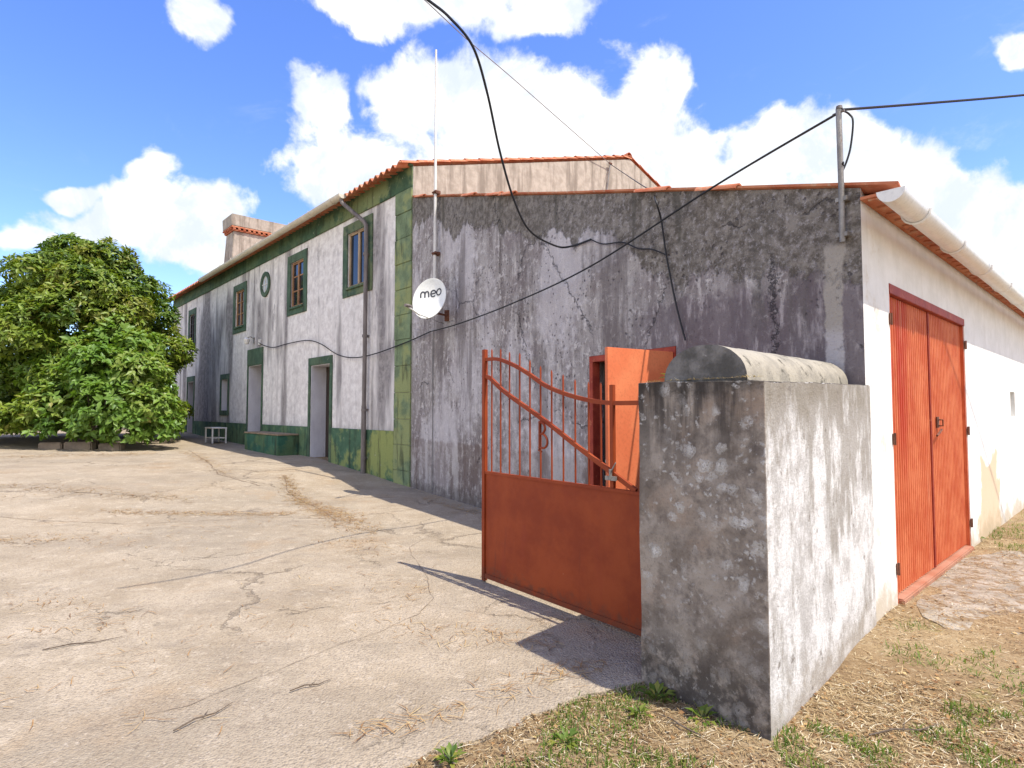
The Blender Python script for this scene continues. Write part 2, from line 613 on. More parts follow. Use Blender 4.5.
def m_pillar_dark(g, o):
    x, y, z = g.sep(o)
    mo = g.noise(o, 3.2, 8, .68)
    mo2 = g.noise(g.vm('ADD', o, (5, 5, 1)), 9, 8, .7)
    st = g.noise(g.vm('MULTIPLY', o, (1, 1, .13)), 7, 5, .6)
    fine = g.noise(o, 70, 4, .65)
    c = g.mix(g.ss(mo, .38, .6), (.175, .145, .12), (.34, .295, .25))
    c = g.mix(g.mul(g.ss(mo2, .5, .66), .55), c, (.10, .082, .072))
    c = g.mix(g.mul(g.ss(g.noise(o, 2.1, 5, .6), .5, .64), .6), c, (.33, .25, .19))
    # black drips from the top and a damp foot
    up = g.mul(g.ss(z, 1.05, 1.7), g.ss(st, .40, .58))
    c = g.mix(g.mul(up, .88), c, (.036, .031, .03))
    up2 = g.ss(g.add(z, g.mul(g.sub(mo2, .5), .3)), 1.64, 1.76)
    c = g.mix(g.mul(up2, .7), c, (.04, .035, .03))
    dn = g.mul(g.ss(g.add(z, g.mul(g.sub(mo2, .5), .7)), .55, .15), g.ss(mo2, .36, .56))
    c = g.mix(g.mul(dn, .8), c, (.05, .043, .038))
    # lichen rosettes, pale, thickest in the upper half
    wv = g.vm('ADD', o, g.vm('MULTIPLY', g.comb(mo2, g.noise(g.vm('ADD', o, (2, 8, 3)), 9, 4, .6), mo), (.16, .16, .16)))
    v1 = g.voro(wv, 9)
    v2 = g.voro(g.vm('ADD', wv, (3, 1, 2)), 21)
    lm = g.ss(g.noise(g.vm('ADD', o, (7, 7, 7)), 2.6, 3, .5), .38, .52)
    ring = g.add(g.mul(g.ss(v1, .40, .33), .55), g.mul(g.ss(v1, .26, .19), .45))
    l1 = g.mul(ring, lm)
    l2 = g.mul(g.ss(v2, .38, .12), g.ss(g.noise(g.vm('ADD', o, (1, 4, 9)), 4, 3, .5), .42, .52))
    zf = g.add(.3, g.mul(g.ss(z, .35, .85), .85))
    lic = g.mul(g.mul(g.mx(g.mul(l1, .85), g.mul(l2, .7)), zf), g.ss(fine, .32, .5))
    c = g.mix(lic, c, g.mix(g.ss(mo2, .42, .58), (.42, .40, .37), (.58, .56, .53)))
    spk = g.mul(g.ss(g.noise(o, 26, 5, .7), .60, .67), g.ss(z, 1.0, .5))
    c = g.mix(g.mul(spk, .6), c, (.40, .36, .32))
    c = g.mix(g.mul(g.ss(fine, .52, .75), .4), c, (.05, .042, .036))
    return dict(color=c, bump=g.add(g.mul(mo2, .7), g.add(g.mul(fine, .5), g.mul(lic, .4))), bs=.7, bd=.012)


mat('pillar_dark', rough=.95, fn=m_pillar_dark, spec=.12)


def m_pillar_white(g, o):
    x, y, z = g.sep(o)
    mo = g.noise(o, 4.0, 9, .72)
    mo2 = g.noise(g.vm('ADD', o, (8, 2, 1)), 1.5, 6, .62)
    st = g.noise(g.vm('MULTIPLY', o, (1, 1, .38)), 4.5, 9, .72)
    st2 = g.noise(g.vm('MULTIPLY', g.vm('ADD', o, (3, 3, 0)), (1, 1, .45)), 11, 8, .74)
    fine = g.noise(o, 60, 5, .7)
    c = g.mix(g.ss(mo, .40, .56), (.44, .415, .385), (.66, .64, .61))
    k = g.ss(z, .75, 1.75)
    c = g.mix(g.mul(g.ss(g.add(g.add(st, g.mul(k, .13)), g.mul(g.sub(mo2, .5), .35)), .52, .64), .75), c, (.27, .24, .20))
    c = g.mix(g.mul(g.ss(st2, .54, .64), g.add(.3, g.mul(k, .4))), c, (.25, .215, .17))
    c = g.mix(g.mul(g.mul(g.ss(g.add(z, g.mul(g.sub(mo, .5), .5)), 1.5, 1.7), g.ss(mo2, .3, .55)), .7), c, (.21, .18, .135))
    dn = g.ss(g.add(z, g.mul(g.sub(mo, .5), .7)), .28, .02)
    c = g.mix(g.mul(dn, .6), c, (.30, .25, .19))
    bl = g.ss(g.noise(g.vm('ADD', o, (6, 1, 3)), 8, 6, .7), .62, .68)
    c = g.mix(g.mul(bl, .75), c, (.17, .145, .12))
    c = g.mix(g.mul(g.ss(fine, .5, .72), .35), c, (.22, .19, .16))
    return dict(color=c, bump=g.add(g.mul(mo, .8), g.mul(fine, .6)), bs=.8, bd=.014)


mat('pillar_white', rough=.93, fn=m_pillar_white, spec=.12)
varied('cap_cement', (.25, .225, .18), (.36, .32, .25), 5, .93, t3=(.54, .66), c3=(.10, .09, .068), fine=70, bs=.6, spec=.12)
varied('cap_dark', (.085, .082, .076), (.20, .19, .18), 7, .95, c3=(.30, .29, .28), fine=70, bs=.6, spec=.12, t3=(.64, .74))


def m_green(c_dark, c_moss, c_pale, mossw):
    def fn(g, o):
        x, y, z = g.sep(o)
        mo = g.noise(o, 3.0, 7, .66)
        m2 = g.noise(g.vm('ADD', o, (4, 4, 4)), 1.1, 4, .6)
        fine = g.noise(o, 45, 3, .6)
        near = g.ss(x, 5.0, 2.2)
        c = g.mix(g.ss(mo, .35, .65), c_dark, tuple(q * 1.5 for q in c_dark))
        ms = g.mul(g.ss(g.add(m2, g.mul(g.sub(mo, .5), .6)), .44, .58), g.add(mossw[0], g.mul(near, mossw[1])))
        c = g.mix(ms, c, c_moss)
        c = g.mix(g.mul(g.ss(g.noise(g.vm('ADD', o, (1, 9, 2)), 6, 7, .7), .62, .70), .7), c, c_pale)
        c = g.mix(g.mul(g.ss(g.noise(g.vm('MULTIPLY', o, (1, 1, .15)), 7, 5, .6), .52, .68), .6), c, (.028, .03, .02))
        c = g.mix(g.mul(g.ss(fine, .5, .78), .3), c, (.02, .03, .02))
        return dict(color=c, bump=g.add(mo, fine), bs=.4, bd=.015)
    return fn


mat('green_plinth', rough=.85, fn=m_green((.055, .11, .065), (.27, .30, .10), (.34, .35, .23), (.2, .75)), spec=.2)
mat('green_frieze', rough=.85, fn=m_green((.045, .085, .048), (.19, .225, .10), (.44, .42, .32), (.2, .75)), spec=.2)
mat('green_quoin', rough=.88, fn=m_green((.135, .18, .10), (.26, .29, .125), (.33, .34, .20), (.5, .4)), spec=.2)
mat('green_frame', rough=.8, fn=m_green((.05, .088, .055), (.16, .18, .09), (.30, .30, .22), (.15, .5)), spec=.25)
mat('green_step', rough=.85, fn=m_green((.03, .09, .06), (.16, .18, .05), (.27, .25, .17), (.35, .0)), spec=.2)
varied('step_top', (.20, .15, .10), (.30, .23, .16), 5, .9, c3=(.10, .08, .06))


def m_tile(g, o):
    n1 = g.noise(o, 3.1, 4, .6)
    n2 = g.noise(o, 14, 6, .7)
    c = g.mix(g.ss(n1, .35, .65), (.40, .115, .055), (.52, .21, .11))
    c = g.mix(g.mul(g.ss(n2, .52, .66), .6), c, (.50, .36, .24))
    c = g.mix(g.mul(g.ss(g.noise(o, 7, 5, .7), .58, .68), .6), c, (.12, .06, .045))
    return dict(color=c, bump=n2, bs=.3, bd=.01)


mat('clay_tile', rough=.85, fn=m_tile, spec=.2)
varied('gutter_cream', (.56, .50, .40), (.64, .58, .48), 3, .5, c3=(.36, .30, .22), fine=30, bs=.05, stretch=(1, 1, 1))
varied('gutter_white', (.70, .69, .66), (.76, .75, .72), 3, .4, c3=(.55, .53, .47), fine=30, bs=.05, t3=(.68, .78))
varied('pipe_grey', (.13, .11, .10), (.21, .18, .165), 5, .6, c3=(.10, .085, .075), stretch=(3, 3, .5))
varied('wood_cream', (.34, .235, .14), (.46, .35, .23), 9, .7, c3=(.25, .13, .07), stretch=(1, 1, .3))
varied('wood_brown', (.24, .12, .055), (.36, .20, .10), 9, .65, c3=(.45, .34, .22), stretch=(1, 1, .25))
varied('wood_dark', (.035, .025, .02), (.06, .042, .032), 9, .7, stretch=(1, 1, .2))
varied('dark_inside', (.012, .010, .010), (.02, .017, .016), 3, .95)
varied('reveal_white', (.50, .48, .50), (.60, .585, .60), 3, .9, c3=(.22, .20, .20), t3=(.60, .75), stretch=(1, 1, .4))
mat('pane_dark', (.012, .016, .025), rough=.06, spec=.6)
mat('pane_pale', (.42, .44, .42), rough=.3, spec=.5)
varied('white_paint', (.62, .60, .56), (.72, .70, .66), 8, .6, c3=(.35, .30, .24), t3=(.64, .75))


def m_gate(g, o):
    mo = g.noise(o, 2.2, 6, .65)
    n2 = g.noise(o, 12, 7, .7)
    st = g.noise(g.vm('MULTIPLY', o, (1, 1, .2)), 6, 5, .6)
    z = g.sep(o)[2]
    c = g.mix(g.ss(mo, .35, .65), (.215, .031, .006), (.285, .050, .010))
    c = g.mix(g.mul(g.ss(st, .55, .72), .35), c, (.24, .032, .012))
    c = g.mix(g.mul(g.ss(n2, .62, .72), .5), c, (.20, .035, .015))
    run = g.mul(g.ss(g.noise(g.vm('MULTIPLY', o, (1, 1, .12)), 11, 5, .7), .60, .70), g.ss(z, 1.0, .2))
    c = g.mix(g.mul(run, .5), c, (.16, .03, .012))
    rust = g.mul(g.ss(g.add(z, g.mul(g.sub(n2, .5), .5)), .16, .02), .7)
    c = g.mix(rust, c, (.12, .04, .02))
    chip = g.ss(g.noise(g.vm('ADD', o, (2, 2, 2)), 9, 5, .6), .73, .75)
    c = g.mix(g.mul(chip, .7), c, (.45, .25, .15))
    return dict(color=c, bump=g.add(g.mul(n2, .3), g.mul(mo, 1.0)), bs=.25, bd=.02, rough=g.add(.5, g.mul(n2, .25)))


mat('gate_red', rough=.6, fn=m_gate, spec=.3)


def m_reddoor(g, o):
    x, y, z = g.sep(o)
    t = g.mul(x, -1.0)
    st = g.noise(g.vm('MULTIPLY', o, (1, 1, .12)), 5, 6, .65)
    mo = g.noise(o, 2.5, 6, .66)
    n2 = g.noise(g.vm('MULTIPLY', o, (1, 1, .25)), 24, 6, .7)
    c = g.mix(g.ss(mo, .35, .65), (.50, .105, .035), (.60, .175, .07))
    c = g.mix(g.mul(g.ss(n2, .50, .64), .55), c, (.43, .07, .025))
    # unfaded red streaks on the near leaf
    red = g.mul(g.mul(g.ss(st, .40, .56), g.ss(t, 1.55, 1.1)), g.ss(g.add(z, g.mul(mo, 1.2)), 1.2, 2.2))
    c = g.mix(g.mul(red, .9), c, (.42, .04, .015))
    c = g.mix(g.mul(g.ss(st, .60, .72), .35), c, (.66, .30, .16))
    return dict(color=c, bump=n2, bs=.15, bd=.01)


mat('door_faded', rough=.65, fn=m_reddoor, spec=.25)
varied('door_frame_red', (.26, .035, .02), (.36, .06, .03), 6, .65, c3=(.45, .15, .07))
varied('door_orange', (.66, .165, .065), (.74, .22, .09), 2.2, .6, c3=(.60, .11, .04), fine=40, bs=.1, t3=(.62, .74))
varied('sill_pink', (.33, .13, .07), (.38, .19, .12), 3, .9, c3=(.30, .23, .16))
varied('rusty', (.10, .04, .025), (.17, .07, .04), 20, .85, fine=90)
varied('zinc', (.22, .20, .18), (.34, .32, .29), 12, .55, metal=.5, c3=(.20, .12, .08), stretch=(1, 1, .3))
mat('cable_black', (.018, .018, .02), rough=.6)
varied('cable_grey', (.16, .155, .15), (.22, .21, .2), 5, .6)
varied('dish_white', (.70, .70, .65), (.76, .76, .71), 4, .45, c3=(.55, .53, .45), fine=30, bs=.03, t3=(.66, .78))
mat('dish_ink', (.05, .052, .06), rough=.6)
varied('mast_white', (.62, .60, .56), (.72, .70, .66), 6, .5, c3=(.32, .27, .22), t3=(.63, .7), stretch=(1, 1, .2))
varied('bark', (.09, .065, .045), (.15, .115, .085), 14, .95, stretch=(1, 1, .3), bs=.8)
varied('backdrop_stone', (.11, .095, .08), (.19, .165, .14), 2.2, .95, c3=(.05, .045, .035), bs=.8, fine=20)
varied('planter_stone', (.20, .155, .115), (.28, .22, .165), 4, .95, c3=(.10, .08, .06), bs=.6, fine=30)


def leafmat(name, stops, trans=.35, rough=.5):
    def fn(g, o):
        a = g.node('ShaderNodeAttribute')
        a.attribute_name = 'rnd'
        r = g.node('ShaderNodeValToRGB')
        e = r.color_ramp.elements
        e[0].position, e[0].color = stops[0][0], (*stops[0][1], 1)
        e[1].position, e[1].color = stops[-1][0], (*stops[-1][1], 1)
        for p, c in stops[1:-1]:
            q = e.new(p)
            q.color = (*c, 1)
        g.put(r.inputs[0], a.outputs['Fac'])
        p = g.node('ShaderNodeBsdfPrincipled')
        g.put(p.inputs['Base Color'], r.outputs[0])
        p.inputs['Roughness'].default_value = rough
        p.inputs['Specular IOR Level'].default_value = .35
        t = g.node('ShaderNodeBsdfTranslucent')
        tc_ = g.mix(1.0, r.outputs[0], r.outputs[0])
        g.put(t.inputs['Color'], g.vm('MULTIPLY', tc_, (1.25, 1.3, .5)))
        m_ = g.node('ShaderNodeMixShader')
        m_.inputs[0].default_value = trans
        g.nt.links.new(p.outputs[0], m_.inputs[1])
        g.nt.links.new(t.outputs[0], m_.inputs[2])
        return dict(shader=m_.outputs[0])
    return mat(name, fn=fn)


leafmat('leaf_dark', [(0, (.022, .052, .007)), (.42, (.060, .115, .010)), (.80, (.20, .27, .028)), (1, (.22, .20, .04))], .28, .45)
leafmat('leaf_light', [(0, (.05, .12, .018)), (.5, (.125, .225, .032)), (.9, (.20, .30, .05)), (1, (.28, .26, .07))], .35, .45)
leafmat('weed_green', [(0, (.06, .11, .015)), (.6, (.13, .19, .025)), (1, (.28, .26, .05))], .3)
leafmat('straw', [(0, (.11, .065, .03)), (.35, (.30, .195, .09)), (.75, (.50, .38, .20)), (1, (.68, .60, .44))], .15, .7)
leafmat('straw_red', [(0, (.17, .08, .03)), (.5, (.36, .20, .075)), (1, (.54, .40, .19))], .15, .7)
leafmat('grass_green', [(0, (.06, .12, .012)), (.6, (.12, .19, .02)), (1, (.26, .27, .05))], .35, .6)


def m_yard(g, o):
    x, y, z = g.sep(o)
    big = g.noise(o, .35, 5, .6)
    mid = g.noise(g.vm('ADD', o, (3, 1, 0)), 1.3, 7, .65)
    mo = g.noise(o, 6, 8, .7)
    fine = g.noise(o, 55, 5, .7)
    grit = g.voro(o, 70)
    c = g.mix(g.ss(mid, .34, .66), (.335, .265, .18), (.43, .35, .25))
    c = g.mix(g.mul(g.ss(big, .46, .62), .55), c, (.315, .265, .195))
    c = g.mix(g.mul(g.ss(mo, .53, .66), .55), c, (.53, .44, .325))
    # earth drifted over the slab
    rd = g.ss(g.noise(g.vm('ADD', o, (11, 5, 0)), .8, 7, .68), .55, .68)
    c = g.mix(g.mul(rd, .5), c, (.36, .25, .145))
    wash = g.ss(g.noise(g.vm('ADD', g.vm('MULTIPLY', o, (.7, 1.5, 1)), (31, 7, 0)), .55, 8, .7), .48, .60)
    c = g.mix(g.mul(wash, .4), c, (.25, .205, .15))
    # damp dark blotches
    bl = g.ss(g.noise(g.vm('ADD', o, (2, 13, 0)), 1.1, 5, .62), .64, .73)
    c = g.mix(g.mul(bl, .7), c, (.145, .115, .09))
    b2 = g.ss(g.noise(g.vm('ADD', o, (21, 3, 0)), 2.6, 7, .7), .60, .70)
    c = g.mix(g.mul(b2, .45), c, (.20, .155, .115))
    # exposed aggregate
    ag = g.mul(g.ss(grit, .34, .18), g.ss(mid, .44, .6))
    c = g.mix(g.mul(ag, .55), c, (.20, .165, .125))
    c = g.mix(g.mul(g.ss(fine, .48, .68), .6), c, (.16, .12, .085))
    c = g.mix(g.mul(g.ss(g.noise(o, 17, 6, .75), .56, .66), .4), c, (.19, .145, .105))
    c = g.mix(g.mul(g.ss(g.noise(o, 34, 3, .6), .61, .68), .38), c, (.55, .47, .37))
    # hairline cracks
    wv = g.vm('ADD', o, g.vm('MULTIPLY', g.comb(mid, mo, 0), (1.4, .35, 0)))
    ck = g.mul(g.ss(g.voro(wv, .42, 'DISTANCE_TO_EDGE'), .012, .003), g.ss(g.noise(o, .5, 2, .5), .50, .58))
    ck2 = g.mul(g.ss(g.voro(g.vm('ADD', wv, (5, 5, 0)), 1.1, 'DISTANCE_TO_EDGE'), .010, .003), g.ss(g.noise(g.vm('ADD', o, (9, 9, 0)), .7, 2, .5), .55, .60))
    ck = g.mx(ck, g.mul(ck2, .7))
    c = g.mix(g.mul(ck, .32), c, (.14, .10, .07))
    h = g.add(g.mul(fine, .5), g.add(g.mul(mo, .8), g.mul(ck, -1.2)))
    return dict(color=c, bump=g.add(h, g.mul(grit, -.7)), bs=.9, bd=.014)


mat('yard_concrete', rough=.93, fn=m_yard, spec=.15)


def m_ground(g, o):
    mid = g.noise(o, 1.1, 7, .66)
    mo = g.noise(o, 7, 8, .72)
    fine = g.noise(g.vm('MULTIPLY', o, (1, 1.6, 1)), 48, 5, .72)
    c = g.mix(g.ss(mid, .35, .65), (.25, .165, .085), (.36, .26, .145))
    c = g.mix(g.mul(g.ss(mo, .52, .64), .6), c, (.46, .36, .22))
    c = g.mix(g.mul(g.ss(g.noise(g.vm('ADD', o, (2, 5, 1)), 3.5, 8, .72), .54, .64), .6), c, (.17, .105, .055))
    c = g.mix(g.mul(g.ss(g.noise(g.vm('ADD', o, (6, 2, 0)), 1.7, 6, .65), .58, .70), .6), c, (.20, .20, .05))
    c = g.mix(g.mul(g.ss(fine, .46, .66), .6), c, (.17, .11, .055))
    c = g.mix(g.mul(g.ss(g.noise(o, 30, 4, .7), .58, .68), .5), c, (.58, .49, .33))
    return dict(color=c, bump=g.add(g.mul(fine, .8), mo), bs=.9, bd=.02)


mat('dry_ground', rough=.95, fn=m_ground, spec=.1)
varied('apron_concrete', (.25, .215, .165), (.36, .315, .25), 4.5, .93, c3=(.22, .155, .09), fine=40, bs=.8, spec=.12, t3=(.46, .58))
varied('crack_dirt', (.18, .13, .085), (.29, .215, .145), 10, .95)

M = MATS

# ------------------------------------------------------------------ ground


def graded(lo, hi, c, fine, grow):
    out = [c]
    for sgn, lim in ((1, hi), (-1, lo)):
        d, p = fine, c
        while (p < lim) if sgn > 0 else (p > lim):
            p += sgn * d
            out.append(p)
            d *= grow
    return sorted(out)


def wall_x(y):
    """x of the shed / house front at this y (right limit of the yard)"""
    if y < C.y:
        return W.x + (C.x - W.x) * (y - W.y) / (C.y - W.y)
    return C.x + UF.x / UF.y * (y - C.y)


def yard_right(y):
    pts = [(-8, -3.2), (0.6, -1.55), (1.9, -1.0), (2.55, -.62), (2.78, -.46), (2.95, -.12), (3.12, .16), (3.28, .36), (3.5, .80), (4.0, 1.30), (4.55, 1.9)]
    if y <= 4.55:
        for (a, xa), (b, xb) in zip(pts, pts[1:]):
            if y <= b:
                x = xa + (xb - xa) * (y - a) / (b - a)
                k = 1.0 if y < 3.35 else 0.0
                return x + k * (.13 * mnoise.noise((y * 5.1, 3.3, 0)) + .07 * mnoise.noise((y * 15, 1.3, 0)) + .03 * mnoise.noise((y * 44, .3, 0)))
    return wall_x(y) + .04


xs = graded(-350, 350, 1.5, .10, 1.055)
ys = graded(-60, 500, 3.0, .10, 1.055)
mb = MB()
rows = []
for y in ys:
    row = []
    for x in xs:
        z = gz(x, y)
        off = x - yard_right(min(max(y, -8), 27)) if y < 3.6 else (Vector((x, y)) - W).dot(NR) + .6
        if off > .05 and math.hypot(x, y) < 30:
            k = min(1, (off - .05) / .3)
            z += k * (.022 * mnoise.noise((x * 1.9, y * 1.9, 0)) + .012 * mnoise.noise((x * 6, y * 6, 2)) + .008)
        row.append((x, y, z - .006))
    rows.append(row)
mb.grid(rows)
struct(mb.build('ground', M['dry_ground'], smooth=True, recalc=False))

mb = MB()
rows = []
y = -6.0
while y < 27.6:
    xr = yard_right(y)
    row = []
    n = 70
    for i in range(n + 1):
        q = (i / n) ** 1.8
        x = xr - (xr + 34) * q
        row.append((x, y, gz(x, y) + .012 + .006 * mnoise.noise((x * .8, y * .8, 5))))
    row.insert(0, (xr + .012, y, gz(xr, y) - .05))
    rows.append(row)
    y += .02 if 1.9 < y < 3.5 else (.1 if y < 14 else .25)
mb.grid(rows)
yard = struct(mb.build('concrete_yard', M['yard_concrete'], smooth=True, recalc=False))


def ribbon(pts, w, name, m, parent=None, dz=.018):
    mb = MB()
    P = []
    for (a, b) in zip(pts, pts[1:]):
        a, b = Vector(a), Vector(b)
        k = max(2, int((b - a).length / .05))
        for i in range(k):
            P.append(a.lerp(b, i / k))
    P.append(Vector(pts[-1]))
    L, Rr = [], []
    for i, p in enumerate(P):
        d = (P[min(i + 1, len(P) - 1)] - P[max(i - 1, 0)]).normalized()
        nrm = Vector((-d.y, d.x))
        j = .035 * mnoise.noise((p.x * 3, p.y * 3, 7)) + .012 * mnoise.noise((p.x * 14, p.y * 14, 7))
        ww = w * .7 * (.25 + .9 * abs(mnoise.noise((p.x * 6, p.y * 6, 1))))
        for lst, sg in ((L, 1), (Rr, -1)):
            q = p + nrm * (j + sg * ww)
            lst.append((q.x, q.y, gz(q.x, q.y) + dz + .006 * mnoise.noise((q.x * .8, q.y * .8, 5))))
    mb.grid([L, Rr])
    return mb.build(name, m, parent, recalc=False)


for pts, w in (([(-2.1, 3.0), (-1.75, 3.22), (-1.45, 3.62), (-1.18, 4.0), (-.93, 4.25), (-.72, 4.62), (-.66, 5.0)], .006),
               ([(-.66, 5.0), (-.9, 5.9), (-1.2, 6.8), (-1.0, 7.6)], .006),
               ([(-4.9, 12.6), (-4.2, 11.0), (-3.2, 9.6), (-2.6, 8.6), (-2.35, 7.9)], .022),
               ([(-9.5, 17.2), (-7.6, 14.5), (-6.2, 12.4), (-4.9, 11.4)], .03),
               ([(-7.5, 8.4), (-5.2, 8.2), (-3.6, 8.7), (-2.6, 8.6)], .016)):
    struct(ribbon(pts, w, 'yard_crack', M['crack_dirt'], yard))

# concrete patch in front of the garage doors
mb = MB()
rim = []
for i in range(72):
    a = 2 * math.pi * i / 72
    t = 2.05 + 1.75 * math.cos(a)
    o_ = .46 + .50 * math.sin(a)
    k = 1 + .10 * mnoise.noise((math.cos(a) * 2.4, math.sin(a) * 2.4, 3)) + .05 * mnoise.noise((math.cos(a) * 9, math.sin(a) * 9, 3))
    t = 2.05 + (t - 2.05) * k
    o_ = .02 if o_ < .02 else .46 + (o_ - .46) * k
    p = W + UR * t + NR * max(o_, .01)
    rim.append((p.x, p.y, .004))
cen = W + UR * 2.05 + NR * .4
ci = mb.vert((cen.x, cen.y, .024))
ids = [mb.vert(p) for p in rim]
low_ids = [mb.vert((p[0], p[1], -.03)) for p in rim]
for i in range(72):
    j = (i + 1) % 72
    mb.f.append((ci, ids[i], ids[j]))
    mb.mi.append(0)
    mb.f.append((ids[j], ids[i], low_ids[i], low_ids[j]))
    mb.mi.append(0)
struct(mb.build('concrete_apron', M['apron_concrete']))

# ------------------------------------------------------------------ the house (local x along the front, y outward, z up)
house = thing('farmhouse', 'long two-storey farmhouse with stained white front, green trim and a big chimney', 'house', (C.x, C.y, 0), A_HOUSE)
HL, HD, HR = 20.4, 15.2, 7.6       # length, depth, ridge distance
KZ = .3145                         # roof pitch
EZ = 6.72
WIN = [(1.91, 2.90, 4.58, 5.92, 'cream'), (5.55, 6.45, 4.55, 5.86, 'brown'), (10.5, 11.4, 4.50, 5.76, 'brown'), (16.68, 17.5, 4.42, 5.66, 'dark')]
DOOR_B = (3.80, 4.97, .26, 2.80, .42)
DOOR_A = (8.68, 9.92, .40, 3.06, .45)
DOOR_C = (16.62, 17.55, .60, 2.80, .38)
WIN5 = (12.08, 12.82, 1.58, 2.72, .34)
holes = [(a, b, c, d, .10) for a, b, c, d, k in WIN] + [DOOR_A, DOOR_B, DOOR_C, WIN5]
mb = MB()
holed(mb, 0, HL, -.3, lambda x: EZ + .02, holes)
mb.build('wall', M['facade'], house, recalc=False)
# pale reveals of the deep openings, 3 mm proud of the wall's own
for (a, b, c, d, dp) in (DOOR_A, DOOR_B, DOOR_C, WIN5):
    mb = MB()
    e = .003
    mb.box(b - e - .02, b - e, -dp, -.004, c + e, d - e)
    mb.box(a + e, a + e + .02, -dp, -.004, c + e, d - e)
    mb.box(a + e + .021, b - e - .021, -dp, -.004, d - e - .02, d - e)
    mb.build('door_reveal', M['reveal_white'], house, recalc=False)
# gable ends and back
mb = MB()
top = lambda r: EZ + KZ * (r if r < HR else 2 * HR - r)
for x in (0.0, HL):
    mb.face([(x, 0, -.3), (x, -HR, -.3), (x, -HR, top(HR)), (x, 0, top(0))])
    mb.face([(x, -HR, -.3), (x, -HD, -.3), (x, -HD, top(HD)), (x, -HR, top(HR))])
mb.face([(0, -HD, -.3), (HL, -HD, -.3), (HL, -HD, EZ), (0, -HD, EZ)])
mb.build('gable_wall', M['cream_render'], house, recalc=False)

# roof
mb = MB()
P_, AMP = .24, .045
nx = int((HL + .3) / (P_ / 8)) + 1


def roof_rows(off):
    rows = []
    for r in (-.36, HR, HD + .36):
        rr = r if r <= HR else 2 * HR - r
        row = []
        for i in range(nx):
            x = -.02 + i * P_ / 8
            w = math.cos(2 * math.pi * x / P_)
            row.append((x, -r, EZ + .075 + KZ * rr + AMP * (abs(w) ** .8) * (1 if w > 0 else -1) + off))
        rows.append(row)
    return rows


up_, dn_ = roof_rows(0), roof_rows(-.022)
mb.grid(up_)
mb.grid(dn_)
mb.grid([up_[0], dn_[0]])
mb.grid([up_[2], dn_[2]])
for e in (0, -1):
    mb.grid([[r_[e] for r_ in up_], [r_[e] for r_ in dn_]])
roof = mb.build('roof', M['clay_tile'], house, recalc=False, smooth=True)
# tiles bedded along the verge and the ridge, under-eave course
mb = MB()


def half_tile(mb, p0, p1, r0, r1, seg=7, th=.014):
    p0, p1 = Vector(p0), Vector(p1)
    d = (p1 - p0).normalized()
    side = d.cross(Vector((0, 0, 1))).normalized()
    upv = side.cross(d)
    rows = []
    for p, r in ((p0, r0), (p1, r1)):
        rows.append([p + side * math.cos(math.pi * j / seg) * r + upv * math.sin(math.pi * j / seg) * r for j in range(seg + 1)])
    inn = []
    for p, r in ((p0, r0 - th), (p1, r1 - th)):
        inn.append([p + side * math.cos(math.pi * j / seg) * r + upv * math.sin(math.pi * j / seg) * r for j in range(seg + 1)])
    mb.grid(rows)
    mb.grid(inn)
    mb.grid([rows[0], inn[0]])
    mb.grid([rows[1], inn[1]])


k = 0
r = -.30
while r < HD + .2:
    rr = lambda q: q if q < HR else 2 * HR - q
    z0, z1 = EZ + .075 + KZ * rr(r), EZ + .075 + KZ * rr(r + .46)
    jit = random.uniform(-.012, .012)
    half_tile(mb, (.03, -r, z0 + .012 + jit), (.03 + jit, -(r + .46), z1 - .01), .068, .058)
    r += .42
x = 0.0
while x < HL:
    half_tile(mb, (x, -HR, EZ + .09 + KZ * HR), (x + .46, -HR, EZ + .07 + KZ * HR), .13, .11)
    x += .42
mb.build('ridge_tile', M['clay_tile'], roof, recalc=False, smooth=True)
# frieze, quoin, plinth
mb = MB()
mb.box(.006, HL, .003, .035, 6.285, EZ + .01)
mb.box(.004, HL, .003, .10, EZ + .011, EZ + .05)
mb.build('frieze', M['green_frieze'], house, bevel=.006)
mb = MB()
z = -.2
k = 0
while z < 6.25:
    h = min(.545 + random.uniform(-.02, .02), 6.283 - z)
    mb.box(.004, .645 + random.uniform(-.012, .012), .003, .038 + random.uniform(-.004, .006), z + .003, z + h - .004)
    z += h
mb.build('quoin', M['green_quoin'], house, bevel=.008)
for a, b in ((.66, 3.655), (5.115, 8.55), (10.05, 16.46), (17.72, HL)):
    mb = MB()
    mb.box(a, b, .003, .03, -.3, 1.15)
    mb.build('plinth', M['green_plinth'], house, bevel=.006)

